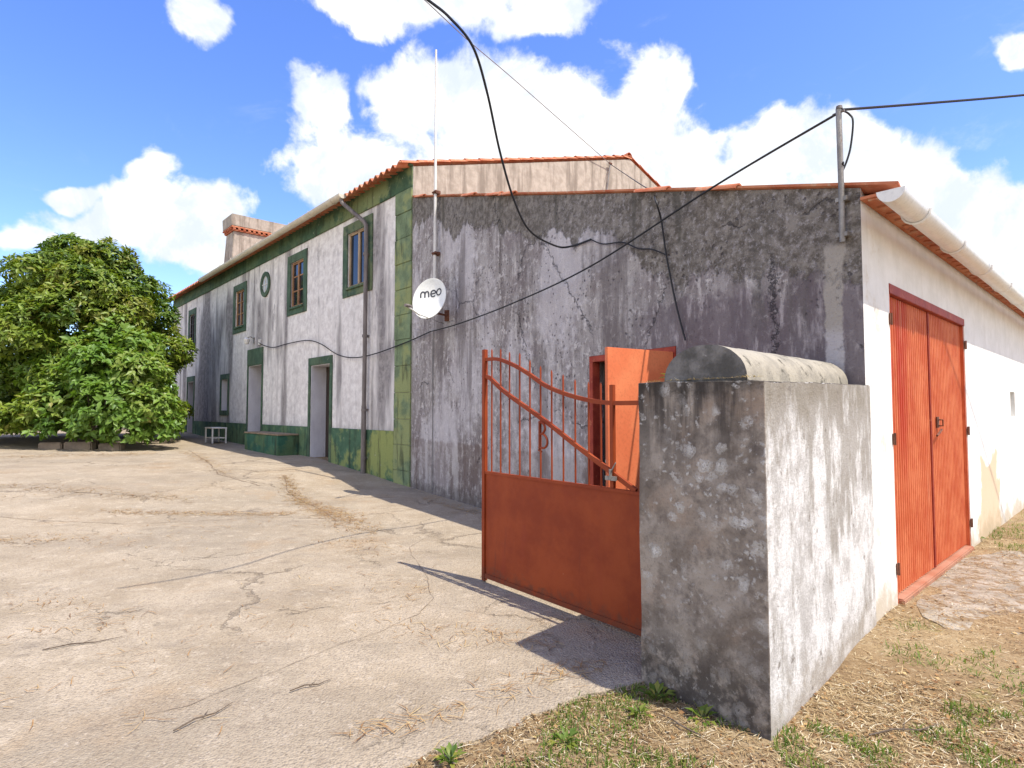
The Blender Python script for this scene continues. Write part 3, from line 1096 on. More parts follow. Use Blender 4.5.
# upper windows
for (a, b, c, d, kind) in WIN:
    w = surround(a, b, c, d, .235 if kind != 'dark' else .17, .003, .028, .23, .22).build('window', M['green_frame'], house, bevel=.005)
    fm = M['wood_cream'] if kind == 'cream' else M['wood_brown'] if kind == 'brown' else M['wood_dark']
    mb = MB()
    y0, y1 = -.08, -.03
    f = .06 if a > 4 else .05
    mb.box(a, b, y0, y1, d - f, d)
    mb.box(a, b, y0, y1, c, c + f)
    mb.box(a, a + f, y0, y1, c + f, d - f)
    mb.box(b - f, b, y0, y1, c + f, d - f)
    m_ = (a + b) / 2
    mb.box(m_ - .04, m_ + .04, y0, y1 + .008, c + f, d - f)
    if kind != 'cream' or a > 4:
        for q in (.36, .68):
            zq = c + (d - c) * q
            mb.box(a + f, m_ - .04, y0 + .01, y1 - .01, zq - .018, zq + .018)
            mb.box(m_ + .04, b - f, y0 + .01, y1 - .01, zq - .018, zq + .018)
    mb.build('sash', fm, w, bevel=.004)
    mb = MB()
    mb.box(a + .01, b - .01, -.066, -.058, c + .01, d - .01)
    mb.build('pane', M['pane_dark'], w)
    mb = MB()
    mb.box(a - .02, b + .02, .0285, .075, c - .06, c - .004)
    mb.build('sill', M['green_frame'], w, bevel=.006)
    if kind == 'brown':       # old inner shutters behind the glass show as slats
        pass
# round window
ow = thing  # noqa
mb = MB()
ro, ri = .40, .265
ring = []
for q, y in ((ro, .003), (ro, .045), (ri, .045), (ri, .003)):
    ring.append([(8.49 + q * math.cos(2 * math.pi * i / 40), y, 5.575 + q * math.sin(2 * math.pi * i / 40)) for i in range(40)])
mb.grid(ring, close=True)
rw = mb.build('round_window', M['green_frame'], house, smooth=True)
mb = MB()
pts = [(8.49 + (ri + .005) * math.cos(2 * math.pi * i / 40), .012, 5.575 + (ri + .005) * math.sin(2 * math.pi * i / 40)) for i in range(40)]
mb.face(pts)
mb.build('pane', M['pane_pale'], rw)
mb = MB()
mb.box(8.478, 8.502, .013, .03, 5.575 - ri, 5.575 + ri)
mb.box(8.49 - ri, 8.477, .013, .028, 5.563, 5.587)
mb.box(8.503, 8.49 + ri, .013, .028, 5.563, 5.587)
mb.build('glazing_bar', M['white_paint'], rw)
# lower window
a, b, c, d, dp = WIN5
w = surround(a, b, c, d, .14, .003, .028, .19, .18).build('window', M['green_frame'], house, bevel=.005)
mb = MB()
mb.box(a + .024, b - .024, -.33, -.30, c + .004, d - .024)
mb.build('shutter', M['white_paint'], w)
mb = MB()
mb.box(a + .024, a + .16, -.299, -.285, c + .004, d - .03)
mb.build('pane', M['pane_dark'], w)
# ground floor doors: surround, dark timber leaf deep in the wall
for (a, b, c, d, dp), lint, jw, lm in ((DOOR_A, .54, .10, 'wood_dark'), (DOOR_B, .20, .135, 'wood_dark'), (DOOR_C, .22, .13, 'reveal_white')):
    mb = MB()
    mb.box(a - jw, b + jw, .003, .032, d, d + lint)
    mb.box(a - jw, a, .003, .028, -.2, d)
    mb.box(b, b + jw, .003, .028, -.2, d)
    w = mb.build('doorway', M['green_frame'], house, bevel=.005)
    mb = MB()
    n = 7
    for i in range(n):
        x0 = a + (b - a) * i / n
        x1 = a + (b - a) * (i + 1) / n
        mb.box(x0 + .004, x1 - .004, -dp - .04, -dp - .004 + .004 * (i % 2), c - .1, d + .05)
    lf = mb.build('door', M[lm], w, bevel=.003)
    mb = MB()
    mb.box(a + .02, b - .02, -dp - .003, .06, c - .3, c - .002)
    mb.build('doorstep', M['step_top'], w, bevel=.012)
    mb = MB()
    mb.box(a + .14, a + .17, -dp, -dp + .05, c + 1.0, c + 1.14)
    mb.build('handle', M['rusty'], lf)
# gutter along the eave and the downpipe


def gutter(mb, p0, p1, r, seg=10, th=.008):
    """open half-round channel between two points, with end caps"""
    p0, p1 = Vector(p0), Vector(p1)
    d = (p1 - p0).normalized()
    side = d.cross(Vector((0, 0, 1))).normalized()
    n = max(2, int((p1 - p0).length / .5))
    out, inn = [], []
    for i in range(n + 1):
        p = p0.lerp(p1, i / n)
        out.append([p + side * math.cos(math.pi * j / seg) * r - Vector((0, 0, 1)) * math.sin(math.pi * j / seg) * r for j in range(seg + 1)])
        q = r - th
        inn.append([p + side * math.cos(math.pi * j / seg) * q - Vector((0, 0, 1)) * math.sin(math.pi * j / seg) * q for j in range(seg + 1)])
    mb.grid(out)
    mb.grid(inn)
    mb.grid([[o_[0] for o_ in out], [o_[0] for o_ in inn]])
    mb.grid([[o_[-1] for o_ in out], [o_[-1] for o_ in inn]])
    for o_ in (out[0], out[-1]):
        mb.face(o_)


mb = MB()
gutter(mb, (2.42, .40, 6.70), (14.4, .40, 6.66), .10)
gt = mb.build('gutter', M['gutter_cream'], house, smooth=True)
x = 2.9
while x < 14.3:
    mb = MB()
    mb.tube([(x, .29, 6.69)] + [(x, .40 - .108 * math.cos(math.pi * j / 8), 6.695 - .108 * math.sin(math.pi * j / 8)) for j in range(9)] + [(x, .512, 6.71)], .009, 5)
    mb.build('gutter_bracket', M['gutter_cream'], gt)
    x += 1.25
mb = MB()
mb.tube([(2.50, .40, 6.61), (2.49, .38, 6.52), (2.40, .32, 6.42), (1.90, .12, 5.98), (1.83, .10, 5.88), (1.82, .10, 5.5), (1.825, .10, 3.0), (1.84, .10, 1.62)], .050, 12)
mb.tube([(1.84, .10, 1.70), (1.845, .10, .13)], .057, 12)
dpipe = mb.build('downpipe', M['pipe_grey'], house, smooth=True)
for z in (5.2, 3.3, 1.6, .5):
    mb = MB()
    mb.tube([(1.83, .10, z - .03), (1.83, .10, z + .03)], .066, 12)
    mb.box(1.80, 1.86, .002, .04, z - .03, z + .03)
    mb.build('pipe_clip', M['pipe_grey'], dpipe)
# wall lamp over the far door
mb = MB()
mb.box(9.40, 9.50, .003, .02, 3.78, 3.98)
mb.tube([(9.45, .02, 3.93), (9.45, .12, 3.99), (9.45, .24, 3.95)], .014, 6)
lampo = mb.build('wall_lamp', M['zinc'], house)
mb = MB()
mb.tube([(9.45, .24, 3.96), (9.45, .24, 3.90), (9.45, .24, 3.80), (9.45, .24, 3.74)], [.03, .10, .085, .05], 10)
mb.build('lamp_shade', M['white_paint'], lampo, smooth=True)
mb = MB()
mb.box(8.80, 8.92, .003, .06, 3.68, 3.86)
mb.build('junction_box', M['white_paint'], house, bevel=.008)

# chimney: long rendered stack with a dentil course of tiles under its cap
ch = MB()
cx0, cx1, cy0, cy1 = 15.15, 16.15, -1.0, -4.2


def prism(mb, a0, a1, b0, b1, z0, A0, A1, B0, B1, z1):
    lo = [(a0, b0, z0), (a1, b0, z0), (a1, b1, z0), (a0, b1, z0)]
    hi = [(A0, B0, z1), (A1, B0, z1), (A1, B1, z1), (A0, B1, z1)]
    mb.face(lo[::-1])
    mb.face(hi)
    for i in range(4):
        j = (i + 1) % 4
        mb.face([lo[i], lo[j], hi[j], hi[i]])


prism(ch, cx0 - .02, cx1 + .25, cy0 + .12, cy1, 6.4, cx0, cx1, cy0, cy1, 9.05)
chim = ch.build('chimney', M['cream_render'], house, bevel=.02)
mb = MB()
prism(mb, cx0 - .12, cx1 + .12, cy0 + .12, cy1 - .12, 9.22, cx0 - .14, cx1 + .14, cy0 + .14, cy1 - .14, 9.72)
mb.build('chimney_cap', M['cream_render'], chim, bevel=.025)
mb = MB()
y = cy0 + .06
mb.box(cx0 - .07, cx1 + .07, cy1 - .05, cy0 + .05, 9.051, 9.10)
k = 0
while y > cy1 - .1:
    mb.box(cx0 - .11, cx0 - .01, y - .10, y, 9.101, 9.17)
    mb.box(cx1 + .01, cx1 + .11, y - .10, y, 9.101, 9.17)
    y -= .2
x = cx0 + .05
while x < cx1 - .1:
    mb.box(x, x + .1, cy0 - .01, cy0 + .11, 9.101, 9.17)
    x += .2
mb.box(cx0 - .125, cx1 + .125, cy1 - .1, cy0 + .125, 9.171, 9.219)
mb.build('chimney_tile', M['clay_tile'], chim, recalc=False)

# ------------------------------------------------------------------ painted masonry bench by the far door
st = thing('masonry_bench', 'green painted masonry bench against the house front beside the far doorway', 'bench', (C.x, C.y, 0), A_HOUSE)
mb = MB()
mb.box(5.66, 8.34, .034, .60, .1, .90)
mb.build('bench_body', M['green_step'], st, bevel=.02)
mb = MB()
mb.box(5.64, 8.36, .034, .62, .902, .945)
mb.build('bench_top', M['step_top'], st, bevel=.012)
p_ = C + UF * 11.35 - UR * .58
stl = thing('side_table', 'small white two-tier side table standing on the yard by the house', 'table', (p_.x, p_.y, gz(p_.x, p_.y) + .012), A_HOUSE)
mb = MB()
mb.box(-.42, .42, -.24, .24, .50, .54)
mb.build('tabletop', M['white_paint'], stl, bevel=.006)
mb = MB()
mb.box(-.38, .38, -.20, .20, .17, .20)
mb.build('shelf', M['white_paint'], stl, bevel=.005)
for sx in (-1, 1):
    for sy in (-1, 1):
        mb = MB()
        mb.box(sx * .39 - .022, sx * .39 + .022, sy * .21 - .022, sy * .21 + .022, 0, .499)
        mb.build('leg', M['white_paint'], stl, bevel=.004)

# ------------------------------------------------------------------ the shed (frame of its garage wall: x against the wall's run, y outward)
shed = thing('outbuilding', 'single-storey outbuilding with a stained grey side wall and white garage wall', 'outbuilding', (W.x, W.y, 0), A_RIGHT)
d_mid = A_MID - A_RIGHT
ML = LM                                   # length of the stained wall
SK = .3055
S_DOOR = (1.86, 3.25, -.02, 2.26, .32)
mb = MB()
holed(mb, 0, ML - .002, -.2, lambda x: 3.30 + SK * x + .02 * mnoise.noise((x * 2, 0, 0)), [S_DOOR])
mb.build('wall', M['midwall'], shed, rotz=d_mid, recalc=False)
SL = 13.0
G_DOOR = (-3.56, -.66, 0.0, 2.665, .05)
SLIT = (-7.15, -6.72, 1.50, 1.88, .16)
mb = MB()
holed(mb, -SL, 0, -.2, lambda x: 3.30, [G_DOOR, SLIT])
mb.build('garage_wall', M['white_wall'], shed, recalc=False)
mb = MB()
AB = (C - W).dot(UF)      # 8.85 depth to the house gable
mb.face([(-SL, 0, -.2), (-SL, -AB, -.2), (-SL, -AB, 3.3 + .311 * AB), (-SL, 0, 3.3)])
mb.build('back_wall', M['cream_render'], shed, recalc=False)
mb = MB()
mb.box(-7.14, -6.73, -.15, -.13, 1.51, 1.87)
mb.build('vent_pane', M['pane_pale'], shed)
# roof of the shed, tiles running down to the garage wall
bC = (C - W).dot(UR)


def shed_rows(off):
    rows = []
    nb = int((SL + .1) / (.23 / 8))
    for a in (-.27, 0.6, 1.6, 2.6, 3.6, 4.6, 5.6, 6.6, 7.6, AB - .005):
        row = []
        for i in range(nb):
            bb = bC * a / AB - .03 + i * .23 / 8
            w = math.cos(2 * math.pi * (i / 8))
            row.append((-bb, -a, 3.318 + .311 * a + .022 * (abs(w) ** .8) * (1 if w > 0 else -1) + off + .012 * mnoise.noise((a * 1.5, bb * .3, 4))))
        rows.append(row)
    return rows


mb = MB()
up_, dn_ = shed_rows(0), shed_rows(-.022)
mb.grid(up_)
mb.grid(dn_)
mb.grid([up_[0], dn_[0]])
mb.grid([up_[-1], dn_[-1]])
for e in (0, -1):
    mb.grid([[r_[e] for r_ in up_], [r_[e] for r_ in dn_]])
sroof = mb.build('roof', M['clay_tile'], shed, recalc=False, smooth=True)
a = -.2
while a < AB - .5:
    j = random.uniform(-.02, .02)
    if random.random() < .35 and a > .6:
        mb = MB()
        half_tile(mb, (-(bC * a / AB) + .02 + j, -a, 3.300 + .311 * a + .012), (-(bC * (a + .46) / AB) + .02, -(a + .46), 3.290 + .311 * (a + .46)), .055, .045, 6)
        mb.build('verge_tile', M['clay_tile'], sroof, recalc=False, smooth=True)
    a += .42

mb = MB()
mb.box(-SL, 0.02, .004, .225, 3.20, 3.222)
b_ = .0
while b_ < SL:
    mb.box(-b_ - .15, -b_, .05, .2, 3.185, 3.205)
    b_ += .23
mb.build('eave_board', M['clay_tile'], shed, recalc=False)
mb = MB()
gutter(mb, (.30, .275, 3.135), (-SL, .275, 3.10), .088, 12)
sg = mb.build('gutter', M['gutter_white'], shed, smooth=True)
for b_ in (.35, 1.6, 2.9, 4.2, 5.5, 6.8):
    mb = MB()
    mb.tube([(-b_, .275 - .094 * math.cos(math.pi * j / 8), 3.13 - .094 * math.sin(math.pi * j / 8)) for j in range(9)], .011, 5)
    mb.build('gutter_bracket', M['gutter_white'], sg)
# garage doors
gx0, gx1, gz0, gz1, gd = G_DOOR
mb = MB()
fw = .045
mb.box(gx0, gx1, -.09, .006, gz1 - .085, gz1 - .002)
mb.box(gx0 + .002, gx0 + fw, -.09, -.006, .0, gz1 - .086, 1)
mb.box(gx1 - fw, gx1 - .002, -.09, -.006, .0, gz1 - .086, 1)
gf_ = mb.build('garage_door', [M['door_frame_red'], M['door_faded']], shed, bevel=.004)
mb = MB()
mb.box(gx0 + fw + .001, gx1 - fw - .001, -.085, .035, -.02, .045)
mb.build('threshold', M['sill_pink'], gf_, bevel=.01)
mid = -2.03
for x0, x1 in ((gx0 + fw + .004, mid - .004), (mid + .004, gx1 - fw - .004)):
    mb = MB()
    per = .066
    xs_ = [x0]
    prof = [0.0]
    x = x0 + .012
    while x + per < x1:
        for q, h in ((.0, 0), (.18, 0), (.32, .016), (.62, .016), (.78, 0)):
            xs_.append(x + q * per)
            prof.append(h)
        x += per
    xs_.append(x1)
    prof.append(0.0)
    z0, z1 = .06, gz1 - .09
    zs = [z0 + (z1 - z0) * i / 10 for i in range(11)]
    mb.grid([[(x, -.048 + h, z) for x, h in zip(xs_, prof)] for z in zs])
    leaf = mb.build('door_leaf', M['door_faded'], gf_, recalc=False)
    mb = MB()
    xe = x0 if x0 > mid else x1
    mb.box(xe - .012 if xe == x1 else xe, xe if xe == x1 else xe + .012, -.05, -.022, z0, z1)
    mb.build('edge_strip', M['door_frame_red'], leaf)
    xh = gx0 if x0 < mid else gx1
    for z in (.30, 1.36, 2.36):
        mb = MB()
        s_ = 1 if xh == gx1 else -1
        xa, xb = sorted((xh - s_ * .03, xh + s_ * .03))
        mb.box(xa, xb, .0035, .012, z - .045, z + .045)
        mb.tube([(xh, .014, z - .05), (xh, .014, z + .05)], .009, 6)
        mb.build('hinge', M['rusty'], leaf)
    if x0 < mid:
        mb = MB()
        mb.box(mid - .30, mid - .22, -.03, -.018, 1.42, 1.53)
        mb.tube([(mid - .26, -.018, 1.50), (mid - .26, .02, 1.50), (mid - .26, .02, 1.44), (mid - .26, -.018, 1.44)], .008, 6)
        mb.tube([(mid - .30, .0, 1.40), (mid - .04, .012, 1.345)], .011, 6)
        mb.build('handle', M['rusty'], leaf)
# open side door (frame of the stained wall)
a, b, c, d, dp = S_DOOR
mb = MB()
mb.box(a, b, -.10, .012, d - .075, d - .003)
mb.box(a + .003, a + .07, -.10, .012, c, d - .076)
mb.box(b - .07, b - .003, -.10, .012, c, d - .076)
sd = mb.build('side_door', M['door_frame_red'], shed, rotz=d_mid, bevel=.004)
mb = MB()
hx = a + .045
mb.box(hx - .02, hx + .02, .016, .905, .06, 2.20)
sl = mb.build('door_leaf', M['door_orange'], sd, bevel=.004)
mb = MB()
mb.box(hx + .0205, hx + .026, .80, .90, 1.10, 1.13)
mb.tube([(hx + .02, .89, 1.06), (hx + .07, .89, 1.06), (hx + .07, .80, 1.06)], .009, 6)
mb.build('handle', M['white_paint'], sl)
mb = MB()
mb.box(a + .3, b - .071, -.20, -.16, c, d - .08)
mb.build('dark_opening_sheet', M['wood_dark'], sd)  # dark sheet across the open doorway, its shade put into the colour
# near-black box: the darkness of the interior is put into its colour
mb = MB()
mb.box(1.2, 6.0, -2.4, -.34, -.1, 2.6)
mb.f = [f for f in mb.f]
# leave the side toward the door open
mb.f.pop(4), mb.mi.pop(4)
mb.build('dark_box', M['dark_inside'], shed, rotz=d_mid, recalc=False)

# ------------------------------------------------------------------ gate pillar
UQ = (W - PC).normalized()
UPD = (PC - PL).normalized()
kk = .814
BJ = W + (-UM) * kk                 # where its yard side meets the stained wall
pil = thing('gate_pillar', 'thick lichen-spotted masonry gate pier with a rounded cement cap', 'pillar', (PC.x, PC.y, 0))


def loc2(p):
    return Vector((p.x - PC.x, p.y - PC.y))


corners = [loc2(PL), loc2(PC), loc2(W + NR * .012 + UR * .06), loc2(BJ + UM * .0)]
PZ = [1.765, 1.745, 1.79, 1.79]
bm = bmesh.new()
lo = [bm.verts.new((c_.x, c_.y, -.15)) for c_ in corners]
hi = [bm.verts.new((c_.x, c_.y, z)) for c_, z in zip(corners, PZ)]
side_faces = []
for i in range(4):
    j = (i + 1) % 4
    side_faces.append(bm.faces.new((lo[i], lo[j], hi[j], hi[i])))
tf = bm.faces.new(hi)
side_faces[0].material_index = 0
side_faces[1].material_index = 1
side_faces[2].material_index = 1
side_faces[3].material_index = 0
tf.material_index = 2
bmesh.ops.recalc_face_normals(bm, faces=bm.faces)
bmesh.ops.bevel(bm, geom=[e for e in bm.edges], offset=.004, segments=1, affect='EDGES', clamp_overlap=True)
bmesh.ops.triangulate(bm, faces=[f for f in bm.faces if len(f.verts) > 4])
for _ in range(7):
    es = [e for e in bm.edges if e.calc_length() > .045]
    if not es:
        break
    bmesh.ops.subdivide_edges(bm, edges=es, cuts=1, use_grid_fill=True)
for v in bm.verts:
    p = v.co
    n = mnoise.noise(p * 3) * .007 + mnoise.noise(p * 11) * .0035
    # crumbling of the near arris
    e = math.hypot(p.x, p.y)
    ch_ = max(0, .075 - e) / .075 * (.034 * max(0, mnoise.noise((0, 3, p.z * 4.0))) + .026 * max(0, mnoise.noise((1, 3, p.z * 13))))
    inn = Vector((corners[3].x + corners[1].x, corners[3].y + corners[1].y, 0)).normalized()
    v.co = p + Vector((n, n * .6, 0)) + inn * ch_ + Vector((0, 0, mnoise.noise(p * 5) * .008))
me = bpy.data.meshes.new('pillar_body')
bm.to_mesh(me)
bm.free()
for n_ in ('pillar_dark', 'pillar_white', 'cap_cement'):
    me.materials.append(M[n_])
me.polygons.foreach_set('use_smooth', [True] * len(me.polygons))
me.set_sharp_from_angle(angle=R(35))
o = bpy.data.objects.new('pillar_body', me)
COL.objects.link(o)
o.parent = pil
# rounded cap: half barrel along the pier
mb = MB()
u0, wd, hh = .425, .262, .205
p0 = PL + UPD * u0 + UQ * .05
p1 = p0 + UQ * 1.98
rows = []
for i in range(41):
    p = p0.lerp(p1, i / 40)
    zb = 1.74 + .03 * i / 40
    row = []
    for j in range(19):
        t = math.pi * j / 18
        q = loc2(p + UPD * math.cos(t) * wd)
        nz = 1 + .03 * mnoise.noise((i * .3, j * .4, 1)) + .015 * mnoise.noise((i * .9, j * 1.1, 5))
        row.append((q.x, q.y, zb + math.sin(t) ** .85 * hh * nz + .015))
    rows.append(row)
mb.grid(rows, mi=0)
mb.face(rows[0], 1)
mb.face(rows[-1], 1)
mb.build('pillar_cap', [M['cap_cement'], M['cap_dark']], pil, smooth=True)

# ------------------------------------------------------------------ gate (x from its free end to the hinge)
GF = Vector((-.241, 5.474))
GH = Vector((.877, 4.10))
UG = (GH - GF).normalized()
gate = thing('gate', 'red iron gate standing open, solid lower panel and curved railing above', 'gate', (GF.x, GF.y, .02), math.atan2(UG.y, UG.x))
GL = 2.10
mb = MB()
mb.box(0.0, GL, -.004, .004, .03, .985)
mb.box(.0, GL, -.016, -.0045, .03, .07)
for x in (1.02,):
    mb.box(x - .003, x + .003, .0045, .0065, .05, .97)
mb.build('panel', M['gate_red'], gate, bevel=.0015)
mb = MB()
mb.box(-.045, -.002, -.02, .02, .0, 2.15)
mb.build('post', M['gate_red'], gate, bevel=.003)
mb = MB()
mb.box(GL + .002, GL + .045, -.02, .02, .0, 1.70)
mb.build('post', M['gate_red'], gate, bevel=.003)
mb = MB()
mb.box(-.001, GL, -.018, .018, .986, 1.012)
mb.build('middle_rail', M['gate_red'], gate, bevel=.003)


def strip(pts, wz, wy):
    """flat iron bar bent along a curve in the gate's plane"""
    mb = MB()
    rows = []
    n = len(pts)
    for i, p in enumerate(pts):
        p = Vector((p[0], 0, p[1]))
        a = pts[max(0, i - 1)]
        b = pts[min(n - 1, i + 1)]
        d = Vector((b[0] - a[0], 0, b[1] - a[1])).normalized()
        nr = Vector((-d.z, 0, d.x))
        rows.append([p + nr * wz + Vector((0, wy, 0)), p + nr * wz - Vector((0, wy, 0)), p - nr * wz - Vector((0, wy, 0)), p - nr * wz + Vector((0, wy, 0))])
    mb.grid(rows, close=True)
    mb.face(rows[0])
    mb.face(rows[-1])
    return mb


def spline(P, k=8):
    out = []
    n = len(P)
    for i in range(n - 1):
        p0, p1, p2, p3 = P[max(i - 1, 0)], P[i], P[i + 1], P[min(i + 2, n - 1)]
        for j in range(k):
            t = j / k
            out.append(tuple(.5 * (2 * p1[q] + (p2[q] - p0[q]) * t + (2 * p0[q] - 5 * p1[q] + 4 * p2[q] - p3[q]) * t * t + (3 * p1[q] - p0[q] - 3 * p2[q] + p3[q]) * t ** 3) for q in range(len(P[0]))))
    out.append(tuple(P[-1]))
    return out


curve = spline([(-.001, 2.055), (.18, 2.045), (.40, 1.98), (.61, 1.89), (.83, 1.78), (1.09, 1.70), (1.33, 1.652), (1.53, 1.632), (1.76, 1.63), (GL, 1.63)])
strip(curve, .016, .012).build('top_rail', M['gate_red'], gate, recalc=True)
diag = spline([(-.001, 1.895), (.08, 1.865), (.296, 1.735), (.827, 1.485), (1.183, 1.30), (1.548, 1.12), (1.76, 1.013)])
strip(diag, .017, .013).build('diagonal_rail', M['gate_red'], gate, recalc=True)
for i, (x, zt) in enumerate([(.085, 2.13), (.218, 2.12), (.347, 2.08), (.489, 2.06), (.625, 1.99), (.761, 1.93), (.897, 1.89), (1.032, 1.845), (1.166, 1.80), (1.309, 1.775), (1.435, 1.765)]):
    mb = MB()
    mb.tube([(x, .0, 1.011), (x, .0, zt), (x, 0, zt + .02)], [.0075, .0075, .002], 8)
    mb.build('bar', M['gate_red'], gate, smooth=True)
mb = MB()
mb.box(1.53, 1.565, -.016, .016, 1.0125, 1.765)
mb.build('post', M['gate_red'], gate, bevel=.003)
# bent iron letter B fixed to a bar
Bp = [(.765, 1.272), (.83, 1.268), (.865, 1.30), (.862, 1.345), (.825, 1.378), (.775, 1.382)]
Bt = [(.775, 1.382), (.815, 1.39), (.838, 1.42), (.832, 1.452), (.805, 1.474), (.765, 1.478)]
mb = MB()
mb.tube([(x, -.022, z) for x, z in spline(Bp, 6)], .0095, 8)
mb.tube([(x, -.022, z) for x, z in spline(Bt, 6)], .0095, 8)
mb.tube([(.772, -.022, 1.262), (.772, -.022, 1.488)], .0095, 8)
mb.tube([(.772, -.022, 1.262), (.76, -.022, 1.245), (.80, -.022, 1.235)], .007, 8)
mb.build('letter', M['gate_red'], gate, smooth=True)
mb = MB()
mb.box(1.50, 1.60, -.034, -.0165, 1.07, 1.10)
mb.tube([(1.55, -.03, 1.15), (1.55, -.03, 1.08)], .012, 8)
mb.tube([(1.56, -.03, 1.14), (1.60, -.03, 1.20)], .005, 6)
mb.build('latch', M['zinc'], gate)
for z in (.35, 1.45):
    mb = MB()
    mb.tube([(GL + .055, .0, z - .05), (GL + .055, .0, z + .05)], .016, 8)
    mb.build('hinge', M['rusty'], gate)

# ------------------------------------------------------------------ aerial mast and satellite dish on the stained wall (m metres from the house corner)


def mid_pt(m, z, out=0.0):
    n = Vector((-.85, -.527)).normalized()
    p = C + UM * m + n * out
    return Vector((p.x, p.y, z))


b0 = mid_pt(1.32, 4.1, .09)
mast = thing('aerial_mast', 'tall thin white aerial mast bolted to the grey wall above the dish', 'mast', b0, A_MID)
mb = MB()
mb.tube([(0, 0, -.2), (0, 0, 2.2), (0.004, 0, 4.36)], [.030, .027, .022], 8)
mb.build('pole', M['mast_white'], mast, smooth=True)
for z in (.45, 1.62):
    mb = MB()
    mb.box(-.055, .055, -.088, .03, z - .03, z + .03)
    mb.tube([(-.10, .025, z), (.06, .025, z + .01)], .022, 6)
    mb.build('bracket', M['rusty'], mast, bevel=.004)
mb = MB()
mb.tube([(0, .0, 4.33), (0.0, .0, 4.40)], .02, 8)
mb.build('pole_cap', M['mast_white'], mast)

dc = mid_pt(2.0, 3.55, .50)
dish = thing('satellite_dish', 'white oval satellite dish with dark lettering beside the house corner', 'satellite dish', (dc.x, dc.y, dc.z))
cam_dir = (Vector((0, 0, 1.6)) - dc).normalized()
dn = Vector((-.40, -.88, .26)).normalized()
dx = Vector((0, 0, 1)).cross(dn).normalized()
dx = -dx if dx.x < 0 else dx
dy = dn.cross(dx)
if dy.z < 0:
    dy = -dy
roll = R(6)
dx, dy = dx * math.cos(roll) + dy * math.sin(roll), dy * math.cos(roll) - dx * math.sin(roll)
DW, DH = .325, .375


def dpt(a, b, off=0.0):
    rr = (a / DW) ** 2 + (b / DH) ** 2
    return dx * a + dy * b + dn * (.075 * rr - .075 + off)


mb = MB()
front, back = [], []
for i in range(13):
    q = i / 12
    front.append([dpt(DW * q * math.cos(2 * math.pi * j / 48), DH * q * math.sin(2 * math.pi * j / 48)) for j in range(48)])
    back.append([dpt(DW * q * math.cos(2 * math.pi * j / 48), DH * q * math.sin(2 * math.pi * j / 48), -.012) for j in range(48)])
mb.grid(front[1:], close=True)
mb.face(front[1])
mb.grid(back[1:], close=True)
mb.face(back[1])
rim = []
for (s_, off) in ((1.0, 0), (1.03, .002), (1.035, -.012), (1.0, -.014)):
    rim.append([dpt(DW * s_ * math.cos(2 * math.pi * j / 48), DH * s_ * math.sin(2 * math.pi * j / 48), off - (.075 * (s_ * s_ - 1))) for j in range(48)])
mb.grid(rim, close=True)
mb.build('reflector', M['dish_white'], dish, smooth=True)
# lettering (three lower-case letters in flat strokes that follow the bowl)


def stroke(mb, pts, w):
    P = spline(pts, 8) if len(pts) > 2 else pts
    rows = []
    for i, p in enumerate(P):
        a = Vector(P[max(0, i - 1)])
        b = Vector(P[min(len(P) - 1, i + 1)])
        d = (b - a).normalized()
        nr = Vector((-d.y, d.x))
        q0 = Vector(p) + nr * w
        q1 = Vector(p) - nr * w
        rows.append([dpt(q0.x, q0.y, .004), dpt(q1.x, q1.y, .004), dpt(q1.x, q1.y, .001), dpt(q0.x, q0.y, .001)])
    mb.grid(rows, close=True)


mb = MB()
zb, sx = .06, .105
w_ = .0125
X0 = -.20
stroke(mb, [(X0, zb), (X0, zb + .07), (X0 + .022, zb + .103), (X0 + .052, zb + .105), (X0 + .072, zb + .08), (X0 + .074, zb)], w_)
stroke(mb, [(X0 + .074, zb + .06), (X0 + .09, zb + .098), (X0 + .118, zb + .106), (X0 + .142, zb + .085), (X0 + .147, zb)], w_)
X1 = X0 + .238
stroke(mb, [(X1 - .045, zb + .052), (X1 + .05, zb + .056), (X1 + .036, zb + .094), (X1 + .002, zb + .107), (X1 - .036, zb + .092), (X1 - .050, zb + .05), (X1 - .034, zb + .01), (X1 + .002, zb - .004), (X1 + .04, zb + .006)], w_)
X2 = X1 + .125
stroke(mb, [(X2 + .05 * math.cos(t * math.pi / 6), zb + .051 + .054 * math.sin(t * math.pi / 6)) for t in range(13)], w_)
mb.build('lettering', M['dish_ink'], dish)
mb = MB()
arm0 = dpt(0, -DH * .98, -.01)
arm1 = dx * (-.10) + dy * (-.36) + dn * .45
mb.tube([arm0, arm0.lerp(arm1, .5) - dy * .03, arm1], .014, 8)
mb.tube([dpt(-DW * .55, -DH * .8, -.01), arm1], .008, 6)
mb.build('feed_arm', M['dish_white'], dish, smooth=True)
mb = MB()
mb.tube([arm1 - dn * .06 + dy * .03, arm1 + dn * .01 + dy * .02, arm1 + dn * .10 - dy * .01], [.034, .03, .024], 10)
mb.build('receiver', M['pipe_grey'], dish, smooth=True)
mb = MB()
wl = mid_pt(1.72, 3.32, .003) - dc
mb.tube([dpt(0, -.02, -.013), dpt(0, -.02, -.10), Vector((dpt(0, -.02, -.10).x, dpt(0, -.02, -.10).y, wl.z)), wl], .02, 8)
mb.box(wl.x - .06, wl.x + .06, wl.y - .04, wl.y + .03, wl.z - .10, wl.z + .10)
mb.build('wall_bracket', M['rusty'], dish, smooth=True)

